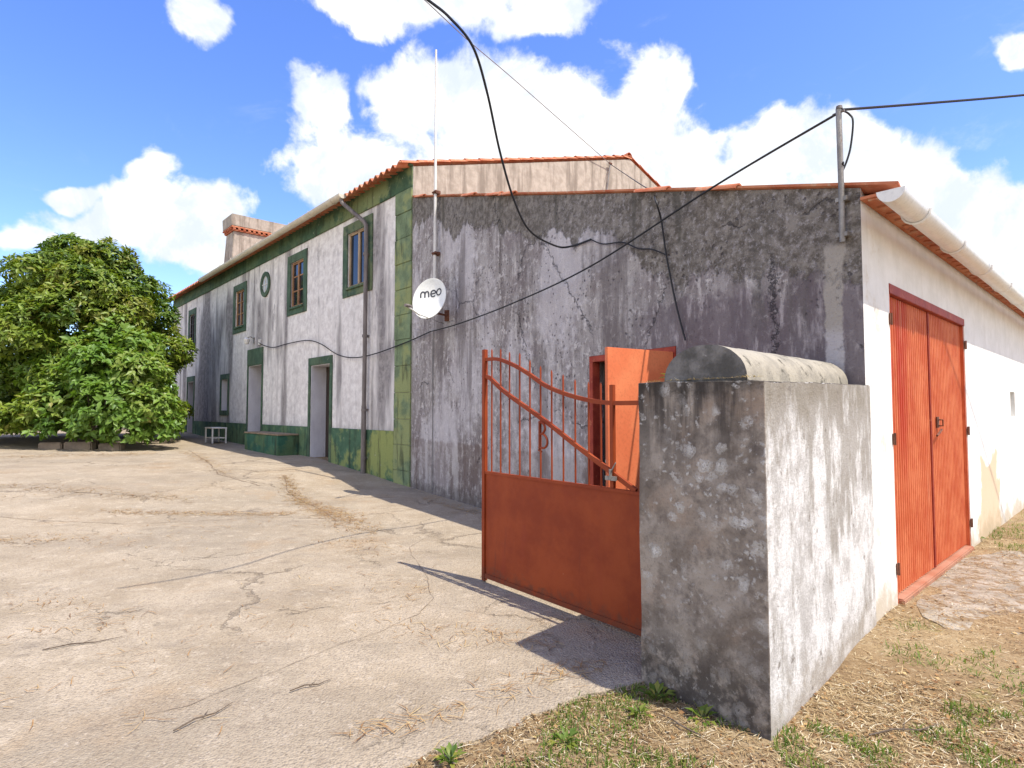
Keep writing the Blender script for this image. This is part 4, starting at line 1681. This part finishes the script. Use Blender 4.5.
# cable pole on the corner of the shed
b0 = mid_pt(8.89, 2.90, .05)
cp = thing('cable_pole', 'rusty grey steel pole on the shed corner carrying overhead cables', 'pole', b0, A_MID)
mb = MB()
mb.tube([(0, 0, 0), (0, 0, .5), (0.005, 0, 1.06)], .022, 10)
mb.build('pole', M['zinc'], cp, smooth=True)
for z in (.06, .34):
    mb = MB()
    mb.box(-.045, .045, -.052, .012, z - .018, z + .018)
    mb.build('clamp', M['zinc'], cp, bevel=.003)
mb = MB()
mb.tube([(-.04, .0, 1.03), (.05, 0, 1.03)], .010, 8)
mb.tube([(0, 0, 1.055), (0, 0, 1.08)], [.026, .022], 10)
mb.build('insulator', M['pipe_grey'], cp, smooth=True)


def cable(pts, r, label, mname='cable_black', k=10, name='cable'):
    P = [Vector(p) for p in spline([tuple(p) for p in pts], k)]
    c0 = P[0].copy()
    mb = MB()
    mb.tube([p - c0 for p in P], r, 6)
    o = mb.build(name, M[mname], loc=c0, smooth=True)
    return tag(o, label, 'cable')


def ray(px, py, k):
    """point on the sight line of a photo position at k metres ahead"""
    f, p = 583.0, math.atan(26 / 583.0)
    cx, cy = (px - 512) / f, (384 - py) / f
    return Vector((cx, math.cos(p) - cy * math.sin(p), math.sin(p) + cy * math.cos(p))) * k + Vector((0, 0, 1.6))


cable([mid_pt(8.89, 3.93, .05), mid_pt(7.72, 3.705, .11), mid_pt(5.96, 3.317, .15), mid_pt(4.16, 3.15, .14), mid_pt(2.4, 3.08, .12), mid_pt(1.1, 3.10, .06)], .0105,
      'black cable sagging across the grey wall from the corner pole to the dish')


def fac_pt(t, z, out=.05):
    p = C + UF * t - UR * out
    return Vector((p.x, p.y, z))


cable([mid_pt(1.1, 3.10, .07), mid_pt(.5, 3.06, .06), fac_pt(.15, 3.0, .08), fac_pt(1.4, 2.86, .08), fac_pt(2.4, 2.84, .07), fac_pt(3.3, 2.98, .06), fac_pt(4.3, 3.33, .05), fac_pt(5.2, 3.50, .05), fac_pt(6.6, 3.52, .05), fac_pt(7.6, 3.50, .05), fac_pt(8.4, 3.62, .05), fac_pt(8.86, 3.75, .06)], .0125,
      'black cable drooping along the white house front above the doorways')
cable([cp.location + Vector((0, 0, 1.05)), ray(930, 103, 4.9), ray(1024, 95, 5.3), ray(1200, 78, 6.2), ray(1500, 40, 8)], .0105,
      'black overhead cable running from the corner pole out to the right')
cable([cp.location + Vector((.02, -.01, 1.04)), ray(849, 114, 4.60), ray(853, 122, 4.58), ray(850, 150, 4.58), ray(843, 170, 4.58), cp.location + Vector((.0, -.035, .62))], .008,
      'short black cable looped beside the top of the corner pole', k=8)
cable([mid_pt(5.83, 3.695, .03), mid_pt(5.45, 3.70, .04), ray(556, 246, 7.4), ray(530, 231, 7.0), ray(514, 200, 6.7), ray(500, 152, 6.3), ray(487, 92, 5.8), ray(473, 47, 5.4), ray(450, 18, 5.0), ray(428, 0, 4.7), ray(380, -36, 4.3), ray(300, -90, 3.9)], .0125,
      'thick black cable dropping from the sky onto the middle of the grey wall')
rb = C + UR * 6.55 - UF * .08
ridge_hook = Vector((rb.x, rb.y, 8.64))
cable([ridge_hook, ray(560, 120, 15), ray(510, 76, 13.3), ray(470, 42, 12), ray(430, 5, 11), ray(350, -70, 9.5)], .009,
      'thin pale cable rising leftward from the bracket on the gable', 'cable_grey')
cable([ridge_hook, ray(622, 172, 15), ray(640, 184, 11), ray(655, 193, 8), mid_pt(6.95, 3.86, .08), mid_pt(7.0, 3.60, .04), mid_pt(7.06, 3.22, .035), mid_pt(7.18, 2.7, .035), mid_pt(7.30, 2.30, .035)], .0095,
      'black cable falling from the gable bracket down the grey wall to the side door')
cable([mid_pt(5.83, 3.695, .03), mid_pt(6.05, 3.585, .025), mid_pt(6.39, 3.52, .03), mid_pt(6.64, 3.39, .025), mid_pt(6.85, 3.33, .03), mid_pt(7.06, 3.22, .03)], .008,
      'thin wavy cable pinned along the middle of the grey wall', k=6)
cable([mid_pt(1.12, 3.08, .03), mid_pt(1.10, 2.4, .025), mid_pt(1.11, 1.5, .025), mid_pt(1.10, .05, .025)], .009,
      'thin grey cable running straight down the grey wall below the dish', 'cable_grey')
br = thing('gable_bracket', 'thin leaning metal bracket on the gable holding the cables', 'bracket', ridge_hook)
mb = MB()
foot = C + UR * 6.40 - UF * .02
ft = Vector((foot.x, foot.y, 7.6)) - ridge_hook
mb.tube([ft, (0, 0, .02)], .018, 6)
mb.build('rod', M['zinc'], br)
mb = MB()
mb.tube([(-.05, -.05, .02), (.05, .05, .03)], .025, 6)
mb.build('hook', M['rusty'], br)

# ------------------------------------------------------------------ foliage


def leaf_arrays(P, D, N, L, Wd, fold=.25, droop=.12):
    """each leaf: four triangles folded on the midrib. P base points, D growth dirs, N leaf normals"""
    S = np.cross(D, N)
    S /= np.linalg.norm(S, axis=1, keepdims=True) + 1e-9
    N2 = np.cross(S, D)
    L = L[:, None]
    Wd = Wd[:, None]
    a = P
    m = P + D * L * .5
    ml = m + S * Wd * .5 + N2 * Wd * fold
    mr = m - S * Wd * .5 + N2 * Wd * fold
    t = P + D * L - N2 * L * droop
    V = np.stack([a, ml, m, mr, t], 1).reshape(-1, 3)
    n = len(P)
    base = (np.arange(n) * 5)[:, None, None]
    Fq = np.array([[0, 2, 1], [0, 3, 2], [1, 2, 4], [2, 3, 4]])[None] + base
    return V, Fq.reshape(-1, 3)


def tri_mesh(name, V, Fc, rnd, m, parent=None, loc=None):
    me = bpy.data.meshes.new(name)
    me.vertices.add(len(V))
    me.vertices.foreach_set('co', V.astype(np.float32).ravel())
    k = Fc.shape[1]
    me.loops.add(len(Fc) * k)
    me.loops.foreach_set('vertex_index', Fc.astype(np.int32).ravel())
    me.polygons.add(len(Fc))
    me.polygons.foreach_set('loop_start', (np.arange(len(Fc)) * k).astype(np.int32))
    me.polygons.foreach_set('loop_total', np.full(len(Fc), k, np.int32))
    at = me.attributes.new('rnd', 'FLOAT', 'POINT')
    at.data.foreach_set('value', rnd.astype(np.float32))
    me.update(calc_edges=True)
    me.materials.append(m)
    o = bpy.data.objects.new(name, me)
    COL.objects.link(o)
    if parent:
        o.parent = parent
    if loc is not None:
        o.location = loc
    return o


def unit(n):
    v = RNG.normal(size=(n, 3))
    return v / np.linalg.norm(v, axis=1, keepdims=True)


def rosettes(lumps, per_m2, leaves, L, Wr, zmin, tone=0.0, flat=.75):
    """leaf rosettes spread over the outer shells of a set of lumps (c, r)"""
    Ps, Ds, Ns, Ls, Ws, Rs = [], [], [], [], [], []
    cs = np.array([c for c, r in lumps])
    rs = np.array([r for c, r in lumps])
    for c, r in lumps:
        n = int(per_m2 * 4 * math.pi * r * r * .75)
        u = unit(n)
        u = u[u[:, 2] > -.75]
        rad = r * (1 - .32 * RNG.random(len(u)) ** 2.0)
        p = c + u * rad[:, None] * np.array([1, 1, flat])
        # drop those deep inside other lumps
        dd = np.linalg.norm((p[:, None] - cs[None]) / np.array([1, 1, flat]), axis=2) / rs[None]
        keep = (dd.min(1) > .60) & (p[:, 2] > zmin)
        p, u = p[keep], u[keep]
        ltone = RNG.normal(0, .13)
        ax = u * .8 + np.array([0, 0, .55]) + .35 * unit(len(u))
        ax /= np.linalg.norm(ax, axis=1, keepdims=True)
        rt = RNG.random(len(u))
        for k in range(leaves):
            side = unit(len(u))
            side -= ax * (side * ax).sum(1, keepdims=True)
            side /= np.linalg.norm(side, axis=1, keepdims=True) + 1e-9
            el = RNG.uniform(-.25, .75, len(u))[:, None]
            d = side * np.cos(el) + ax * np.sin(el)
            nn = ax * np.cos(el) - side * np.sin(el)
            Ps.append(p + .03 * unit(len(u)))
            Ds.append(d)
            Ns.append(nn + .25 * unit(len(u)))
            l = L * RNG.uniform(.65, 1.2, len(u))
            Ls.append(l)
            Ws.append(l * Wr * RNG.uniform(.8, 1.2, len(u)))
            Rs.append(np.clip(.30 + .30 * rt + .28 * RNG.random(len(u)) + ltone + tone, 0, .93) + (RNG.random(len(u)) < .015) * .2)
    P, D, N = map(np.concatenate, (Ps, Ds, Ns))
    V, Fc = leaf_arrays(P, D, N, np.concatenate(Ls), np.concatenate(Ws))
    return V, Fc, np.repeat(np.clip(np.concatenate(Rs), 0, 1), 5)


# large evergreen
tx, ty = -14.35, 19.6
tb = Vector((tx, ty, gz(tx, ty)))
tree = thing('evergreen_tree', 'large dome-shaped dark evergreen tree standing left of the house', 'tree', tb)
lumps = []
cc = np.array([0, 0, 3.45])
for i in range(135):
    u = unit(1)[0]
    if u[2] < -.55:
        continue
    big_r = np.array([2.65, 2.9, 3.5])
    k = RNG.uniform(.74, 1.0)
    r = RNG.uniform(.42, .92)
    wz = 1.0
    p = cc + u * (big_r - r * .38) * k
    # a broad dome, slightly pointed
    p[:2] *= 1.0 - .18 * max(0, u[2])
    lumps.append((p, r))
for a in np.linspace(0, 2 * math.pi, 15)[:-1]:
    lumps.append((np.array([math.cos(a) * 2.5, math.sin(a) * 2.6, RNG.uniform(.7, 1.5)]), RNG.uniform(.55, .85)))
for q in [(-3.3, -.6, .75, .75), (-2.7, -1.4, .6, .6), (-3.6, .3, 1.3, .8), (-1.6, -1.6, 2.0, .8), (-1.0, -2.0, 3.1, .75), (-.3, -1.9, 3.4, .8), (-.9, .3, 3.4, 1.1), (-.2, .6, 2.4, 1.1), (-.4, -1.4, 2.6, .9), (.6, -1.2, 2.6, .8), (-2.2, .6, 1.2, .9), (-1.4, 1.6, 1.0, 1.0), (-2.6, -.4, .8, .6), (-.2, 2.2, .9, 1.0), (-1.0, -.8, 2.4, .9), (-.6, 1.0, 2.6, 1.0), (1.0, 2.0, .9, .9), (-2.5, 1.6, .8, .8), (-3.2, .8, .7, .7)]:
    lumps.append((np.array(q[:3]), q[3]))
V, Fc, rn = rosettes(lumps, 27, 8, .21, .36, .10, .06)
tri_mesh('crown', V, Fc, rn, M['leaf_dark'], tree)
mb = MB()
mb.tube([(0, 0, -.2), (.05, .03, .5), (-.02, .05, 1.3), (.1, 0, 2.2)], [.34, .26, .22, .18], 10)
for i in range(11):
    a = 2 * math.pi * i / 11 + random.uniform(-.2, .2)
    h = random.uniform(1.0, 2.1)
    e = random.uniform(1.1, 1.9)
    ez = random.uniform(2.6, 4.6)
    mb.tube([(0, 0, h), (math.cos(a) * e * .4, math.sin(a) * e * .4, h + (ez - h) * .55), (math.cos(a) * e, math.sin(a) * e, ez)], [.13, .08, .03], 7)
mb.tube([(.1, 0, 2.1), (.0, .1, 3.6), (.1, 0, 5.2)], [.17, .10, .03], 8)
mb.build('trunk', M['bark'], tree, smooth=True)

# lighter bush before it
sx_, sy_ = -12.35, 17.5
sb = Vector((sx_, sy_, gz(sx_, sy_)))
bush = thing('broadleaf_bush', 'lighter green broadleaf bush growing in front of the dark tree', 'bush', sb)
lumps = []


def bl(px, py, k, r):
    p = ray(px, py, k) - sb
    lumps.append((np.array(p), r))


for q in [(112, 345, 18.2, .75), (85, 352, 18.0, .7), (140, 350, 18.2, .65), (60, 372, 17.8, .7), (100, 372, 17.2, .9), (140, 375, 17.4, .8), (160, 390, 17.8, .5),
          (35, 378, 17.6, .45), (70, 400, 17.2, .75), (110, 402, 16.9, .85), (150, 405, 17.2, .7), (165, 412, 17.5, .48), (171, 426, 17.4, .36), (62, 424, 17.0, .55),
          (95, 425, 16.8, .65), (55, 355, 18.0, .55), (50, 392, 17.4, .6), (130, 425, 16.9, .65), (160, 428, 17.1, .45), (45, 412, 17.2, .42), (120, 330, 18.3, .5), (30, 432, 16.6, .16), (100, 318, 18.5, .35)]:
    bl(*q)
V, Fc, rn = rosettes(lumps, 26, 7, .225, .48, .10, .08, .9)
tri_mesh('crown', V, Fc, rn, M['leaf_light'], bush)
mb = MB()
for i in range(9):
    a = 2 * math.pi * i / 9
    e = random.uniform(.4, .9)
    mb.tube([(math.cos(a) * .12, math.sin(a) * .12, -.1), (math.cos(a) * e * .5, math.sin(a) * e * .5, .9), (math.cos(a) * e, math.sin(a) * e, random.uniform(1.0, 2.0))], [.05, .035, .012], 6)
mb.build('stem', M['bark'], bush, smooth=True)

# low stones edging the bed
for i, (px, py, wdt, label) in enumerate([(52, 443.5, .62, 'low brown edging stone at the left end of the planted bed'), (80, 444.5, .8, 'long low brown edging stone under the middle of the bush'), (112, 443, .7, 'low brown edging stone near the right end of the planted bed')]):
    k = 17.0
    p = ray(px, py, k)
    p.z = gz(p.x, p.y)
    mb = MB()
    mb.box(-wdt / 2, wdt / 2, -.12, .12, -.05, .20 + .03 * (i % 2))
    bm_o = mb.build('edging_stone', M['planter_stone'], loc=(p.x, p.y, p.z), rotz=R(8 - 6 * i), bevel=.03)
    tag(bm_o, label, 'stone', 'edging stones of the planted bed')

# dark wall added behind the tree to stand for the deep shade there
bw0, bw1 = Vector((-16.3, 27.3)), Vector((-36, 19.5))
dv = (bw1 - bw0)
Lw = dv.length
bwt = MB()
rows_f, rows_b = [], []
n = 60
for i in range(n + 1):
    x = Lw * i / n
    hgt = 2.5 + .12 * mnoise.noise((x * .8, 0, 0))
    rows_f.append([(x, .2 + .03 * mnoise.noise((x * 2, z * 2, 1)), z) for z in (-.4, .3, .9, 1.5, 2.1, hgt)])
    rows_b.append([(x, -.2, z) for z in (-.4, .3, .9, 1.5, 2.1, hgt)])
bwt.grid(rows_f)
bwt.grid(rows_b)
bwt.grid([[r_[-1] for r_ in rows_f], [r_[-1] for r_ in rows_b]])
for e in (0, -1):
    bwt.face(rows_f[e] + rows_b[e][::-1])
o = bwt.build('backdrop_wall', M['backdrop_stone'], loc=(bw0.x, bw0.y, gz(bw0.x, bw0.y)), rotz=math.atan2(dv.y, dv.x), smooth=True)
tag(o, 'added dark stone wall standing in for the shade behind the dome-shaped tree', 'wall')

# ------------------------------------------------------------------ straw, grass and weeds


def in_pillar(p):
    # half planes of the pier and buildings
    q = [PL, PC, W, BJ]
    ins = np.ones(len(p), bool)
    for a, b in zip(q, q[1:] + q[:1]):
        e = b - a
        ins &= ((p[:, 0] - a.x) * e.y - (p[:, 1] - a.y) * e.x) < .012 * e.length
    return ins


def open_ground(n, x0, x1, y0, y1):
    p = np.stack([RNG.uniform(x0, x1, n), RNG.uniform(y0, y1, n)], 1)
    rel = p - np.array(W)
    out = rel @ np.array(NR)
    yr = np.array([yard_right(float(q)) for q in np.linspace(y0, y1, 400)])
    xr = np.interp(p[:, 1], np.linspace(y0, y1, 400), yr)
    ok = np.where(p[:, 1] < 3.5, p[:, 0] > xr + .0, out > .0)
    ok &= ~in_pillar(p)
    # nothing behind the pier's white face
    e = W - PC
    side = (p[:, 0] - PC.x) * e.y - (p[:, 1] - PC.y) * e.x
    ok &= ~((p[:, 1] > PC.y) & (p[:, 0] > PC.x - .3) & (side < .0) & (p[:, 1] > 3.6))
    return p[ok]


def nz(p, s, o=0.0):
    return np.array([mnoise.noise((float(a) * s + o, float(b) * s + o, o)) for a, b in p])


def blades(p, zz, L, Wd, lean, rnd):
    """bent strips of two quads; lean 0 upright .. 1 flat"""
    n = len(p)
    ang = RNG.uniform(0, 2 * math.pi, n)
    h = np.stack([np.cos(ang), np.sin(ang), np.zeros(n)], 1)
    s = np.stack([-np.sin(ang), np.cos(ang), np.zeros(n)], 1)
    up = np.array([0, 0, 1.0])
    P = np.column_stack([p, zz])
    m = P + (h * lean[:, None] + up * (1 - lean)[:, None]) * (L * .5)[:, None]
    l2 = np.clip(lean + RNG.uniform(-.1, .4, n), 0, 1.03)
    t = m + (h * l2[:, None] + up * (1 - l2)[:, None]) * (L * .5)[:, None] + s * (RNG.normal(0, .12, n) * L)[:, None]
    t[:, 2] = np.maximum(t[:, 2], zz + .001)
    w = (Wd * .5)[:, None]
    V = np.stack([P - s * w, P + s * w, m - s * w, m + s * w, t - s * w * .3, t + s * w * .3], 1).reshape(-1, 3)
    b = (np.arange(n) * 6)[:, None, None]
    Fq = np.array([[0, 1, 3, 2], [2, 3, 5, 4]])[None] + b
    return V, Fq.reshape(-1, 4), np.repeat(rnd, 6)


def ground_z(p):
    z = np.array([gz(float(a), float(b)) for a, b in p])
    bump = np.array([.022 * mnoise.noise((a * 1.9, b * 1.9, 0)) + .012 * mnoise.noise((a * 6, b * 6, 2)) + .008 for a, b in p.tolist()])
    return z - .004 + bump * .9


# dry grass litter right of the yard
p = np.concatenate([open_ground(42000, -1.3, 3.4, 1.9, 3.5), open_ground(90000, .4, 7.5, 2.0, 7.6), open_ground(3500, 4, 11, 5, 11)])
dens = .60 + .55 * nz(p, .9, 3.0) + .25 * nz(p, 3.0, 8)
apr = (p - np.array(W))
ta, oa = apr @ np.array(UR), apr @ np.array(NR)
on_apron = (np.abs(ta - 2.05) < 1.6) & (oa < .85)
keep = (RNG.random(len(p)) < dens) & ~(on_apron & (RNG.random(len(p)) < .55))
p = p[keep]
n = len(p)
zz = ground_z(p) + RNG.uniform(0, .012, n)
zz = np.where(((np.abs((p - np.array(W)) @ np.array(UR) - 2.05) < 1.75) & ((p - np.array(W)) @ np.array(NR) < .98)), np.maximum(zz, .026), zz)
L = RNG.uniform(.012, .065, n) * (1 + (RNG.random(n) < .05) * 1.5)
V, Fq, rn = blades(p, zz, L, RNG.uniform(.0018, .0050, n), np.clip(RNG.normal(.93, .10, n), .6, 1.0), np.clip(RNG.normal(.50, .30, n), 0, 1))
stuff(tri_mesh('dry_grass', V, Fq, rn, M['straw']), 'dry straw and dead grass littering the ground around the pier', 'dry grass')

# bits of dead leaf and soil crumbs
p = np.concatenate([open_ground(5000, -1.2, 2.6, 1.9, 3.5), open_ground(12000, .5, 7.0, 2.0, 7.4)])
dens = .55 + .7 * nz(p, 1.6, 9.0)
p = p[RNG.random(len(p)) < dens]
n = len(p)
ang = RNG.uniform(0, 2 * math.pi, n)
tl = RNG.normal(0, .22, n)
D = np.stack([np.cos(ang), np.sin(ang), tl], 1)
D /= np.linalg.norm(D, axis=1, keepdims=True)
N = np.stack([RNG.normal(0, .3, n), RNG.normal(0, .3, n), np.ones(n)], 1)
L = RNG.uniform(.010, .036, n)
V, Fc = leaf_arrays(np.column_stack([p, ground_z(p) + .006]), D, N / np.linalg.norm(N, axis=1, keepdims=True), L, L * RNG.uniform(.35, .8, n), .15, .1)
stuff(tri_mesh('leaf_litter', V, Fc, np.repeat(np.clip(RNG.normal(.32, .3, n), 0, 1), 5), M['straw_red']), 'small brown dead leaves scattered over the dry ground', 'leaf litter')

# living grass tufts
p = np.concatenate([open_ground(22000, -.9, 2.6, 1.9, 3.5), open_ground(60000, .6, 7.5, 2.0, 8.2), open_ground(5000, 4.5, 11, 5.5, 11)])
kmask = nz(p, 1.25, 17.0) + .6 * nz(p, 3.3, 4.0)
out = (p - np.array(W)) @ np.array(NR)
tt = (p - np.array(W)) @ np.array(UR)
foot = np.exp(-np.abs(((p[:, 0] - .98) * UPD.y - (p[:, 1] - 3.2) * UPD.x)) / .16) * ((p[:, 1] < 3.5) & (p[:, 0] < 1.4)) * .55
farb = (tt > 4.6) * (out < 1.6) * .7
keep = (kmask + foot + farb > .20) & ~((np.abs(tt - 2.05) < 1.7) & (out < .95)) & (RNG.random(len(p)) < .75)
p = p[keep]
n = len(p)
V, Fq, rn = blades(p, ground_z(p), RNG.uniform(.025, .075, n), RNG.uniform(.003, .007, n), np.clip(RNG.normal(.45, .22, n), 0, .95), np.clip(RNG.normal(.5, .25, n), 0, 1))
stuff(tri_mesh('green_grass', V, Fq, rn, M['grass_green']), 'short green grass in patches among the dry straw', 'grass')

# straw blown along the cracks of the yard
segs = [((-4.9, 12.6), (-3.9, 10.6), 200, .18), ((-3.9, 10.6), (-2.6, 8.7), 330, .25), ((-9.5, 17.0), (-6.0, 12.4), 200, .25), ((-6.2, 9.0), (-3.4, 9.0), 260, .2), ((-2.9, 9.4), (-1.9, 7.6), 260, .3),
        ((-9.5, 10.4), (-5.4, 10.0), 220, .35), ((-8.5, 6.6), (-5.0, 7.4), 200, .4), ((-.75, 5.3), (-1.05, 4.6), 40, .12), ((-.4, 4.3), (.25, 4.0), 140, .16), ((-.9, 4.5), (-.3, 3.9), 60, .18),
        ((-.1, 3.35), (.55, 3.75), 160, .14), ((-4.4, 5.0), (-3.0, 4.6), 120, .25), ((-3.6, 4.1), (-2.9, 4.4), 60, .12), ((-2.2, 7.2), (-1.2, 6.4), 50, .3), ((-1.7, 5.9), (-.9, 5.4), 26, .2),
        ((-2.0, 3.1), (-1.4, 3.0), 22, .1), ((-.8, 2.9), (-.2, 3.2), 130, .10), ((-14, 14), (-10, 16), 250, .5), ((-12, 9), (-8, 9.5), 120, .7), ((-3, 3), (-1, 6), 60, .9), ((-8, 5), (-3, 9), 120, 1.4), ((-1.6, 10.6), (.2, 7.9), 120, .2)]
ps = []
for a, b, k, sp in segs:
    k = int(k * (.7 if b[1] < 6 else 2.2))
    t = RNG.random((k, 1))
    ps.append(np.array(a) + (np.array(b) - np.array(a)) * t + RNG.normal(0, sp * .5, (k, 2)))
p = np.concatenate(ps)
xr = np.array([yard_right(float(q)) for q in p[:, 1]])
p = p[p[:, 0] < xr - .05]
n = len(p)
dist = np.linalg.norm(p, axis=1)
zz = np.array([gz(float(a), float(b)) for a, b in p]) + .022
V, Fq, rn = blades(p, zz, RNG.uniform(.02, .11, n) * (1 + dist * .05), RNG.uniform(.0015, .0035, n) * (1 + dist * .16), np.clip(RNG.normal(1.0, .02, n), .95, 1.0), np.clip(RNG.normal(.5, .25, n), 0, 1))
stuff(tri_mesh('dry_straw', V, Fq, rn, M['straw_red']), 'reddish dry straw blown along the cracks of the concrete yard', 'straw')

# broad-leaved weeds


def weed(x, y, r, nl, label, z=None, h=.5):
    z = gz(x, y) if z is None else z
    w = thing('weed', label, 'weed', (x, y, z), 0, 'weeds rooted around the pier')
    ang = np.arange(nl) * 2.4 + RNG.uniform(0, 1, nl)
    el = RNG.uniform(.15, .9, nl)
    D = np.stack([np.cos(ang) * np.cos(el), np.sin(ang) * np.cos(el), np.sin(el)], 1)
    N = np.stack([-np.cos(ang) * np.sin(el), -np.sin(ang) * np.sin(el), np.cos(el)], 1)
    P = D * (RNG.uniform(.05, .55, nl) * r)[:, None] * np.array([1, 1, h]) + np.array([0, 0, .012])
    L = RNG.uniform(.45, .8, nl) * r
    V, Fc = leaf_arrays(P, D, N, L, L * RNG.uniform(.35, .5, nl), .2, .25)
    tri_mesh('leaf', V, Fc, np.repeat(np.clip(RNG.normal(.5, .22, nl), 0, 1), 5), M['weed_green'], w)
    mb = MB()
    for i in range(0, nl, 2):
        mb.tube([(0, 0, -.01), tuple(P[i] * .6), tuple(P[i])], .002, 4)
    mb.build('stem', M['weed_green'], w)


weed(.80, 3.30, .11, 22, 'broad-leaved green weed at the yard-side foot of the pier')
weed(.98, 3.08, .10, 18, 'broad-leaved green weed below the middle of the dark pier face')
weed(.66, 3.12, .085, 14, 'small green weed in the dry grass just in front of the pier')
weed(-.28, 2.72, .085, 26, 'lone leafy green weed at the lower edge of the concrete slab')
weed(.25, 2.86, .09, 24, 'yellow-green weed clump between the slab edge and the pier')
weed(5.6, 7.35, .22, 30, 'taller green weed against the foot of the white garage wall')
pw = PL + UPD * .18 + UQ * .10
weed(pw.x, pw.y, .07, 14, 'tiny green fern growing on top of the pier beside its rounded cap', 1.765, 1.2)

# dry grass on top of the pier
k = 260
a_ = RNG.uniform(.02, .98, k)
b_ = RNG.uniform(.0, 1.0, k)
pt = np.array(PL)[None] + np.array(UPD)[None] * (a_ * .78)[:, None] + np.array(UQ)[None] * (b_ * .06)[:, None]
V, Fq, rn = blades(pt, np.full(k, 1.768), RNG.uniform(.02, .07, k), RNG.uniform(.002, .004, k), np.clip(RNG.normal(.9, .1, k), .5, 1), np.clip(RNG.normal(.6, .2, k), 0, 1))
stuff(tri_mesh('ledge_straw', V, Fq, rn, M['straw']), 'dry bits of straw lying on the ledge on top of the pier', 'straw')

# fallen twigs
TW = [((-2.9, 4.02), .22, .5, 'forked dead twig lying on the slab at the far left'), ((-1.58, 3.08), .16, 1.0, 'short dead twig lying near the bottom of the slab'),
      ((-1.15, 3.42), .12, .6, 'tiny pale twig lying in the middle of the lower slab'), ((1.95, 2.95), .22, .2, 'dry twig lying in the straw right of the pier'), ((.83, 3.02), .15, 2.2, 'pale bent twig at the foot of the dark pier face')]
for (x, y), l, a, label in TW:
    mb = MB()
    d = Vector((math.cos(a), math.sin(a), 0))
    s_ = Vector((-d.y, d.x, 0))
    mb.tube([-d * l, -d * l * .3 + s_ * .012 + Vector((0, 0, .006)), d * l * .3 - s_ * .01, d * l + s_ * .02], [.004, .0045, .0035, .0015], 6)
    mb.tube([-d * l * .1, d * l * .3 + s_ * l * .35], [.003, .001], 5)
    o = mb.build('twig', M['bark'], loc=(x, y, gz(x, y) + .022), smooth=True)
    tag(o, label, 'twig', 'fallen twigs')
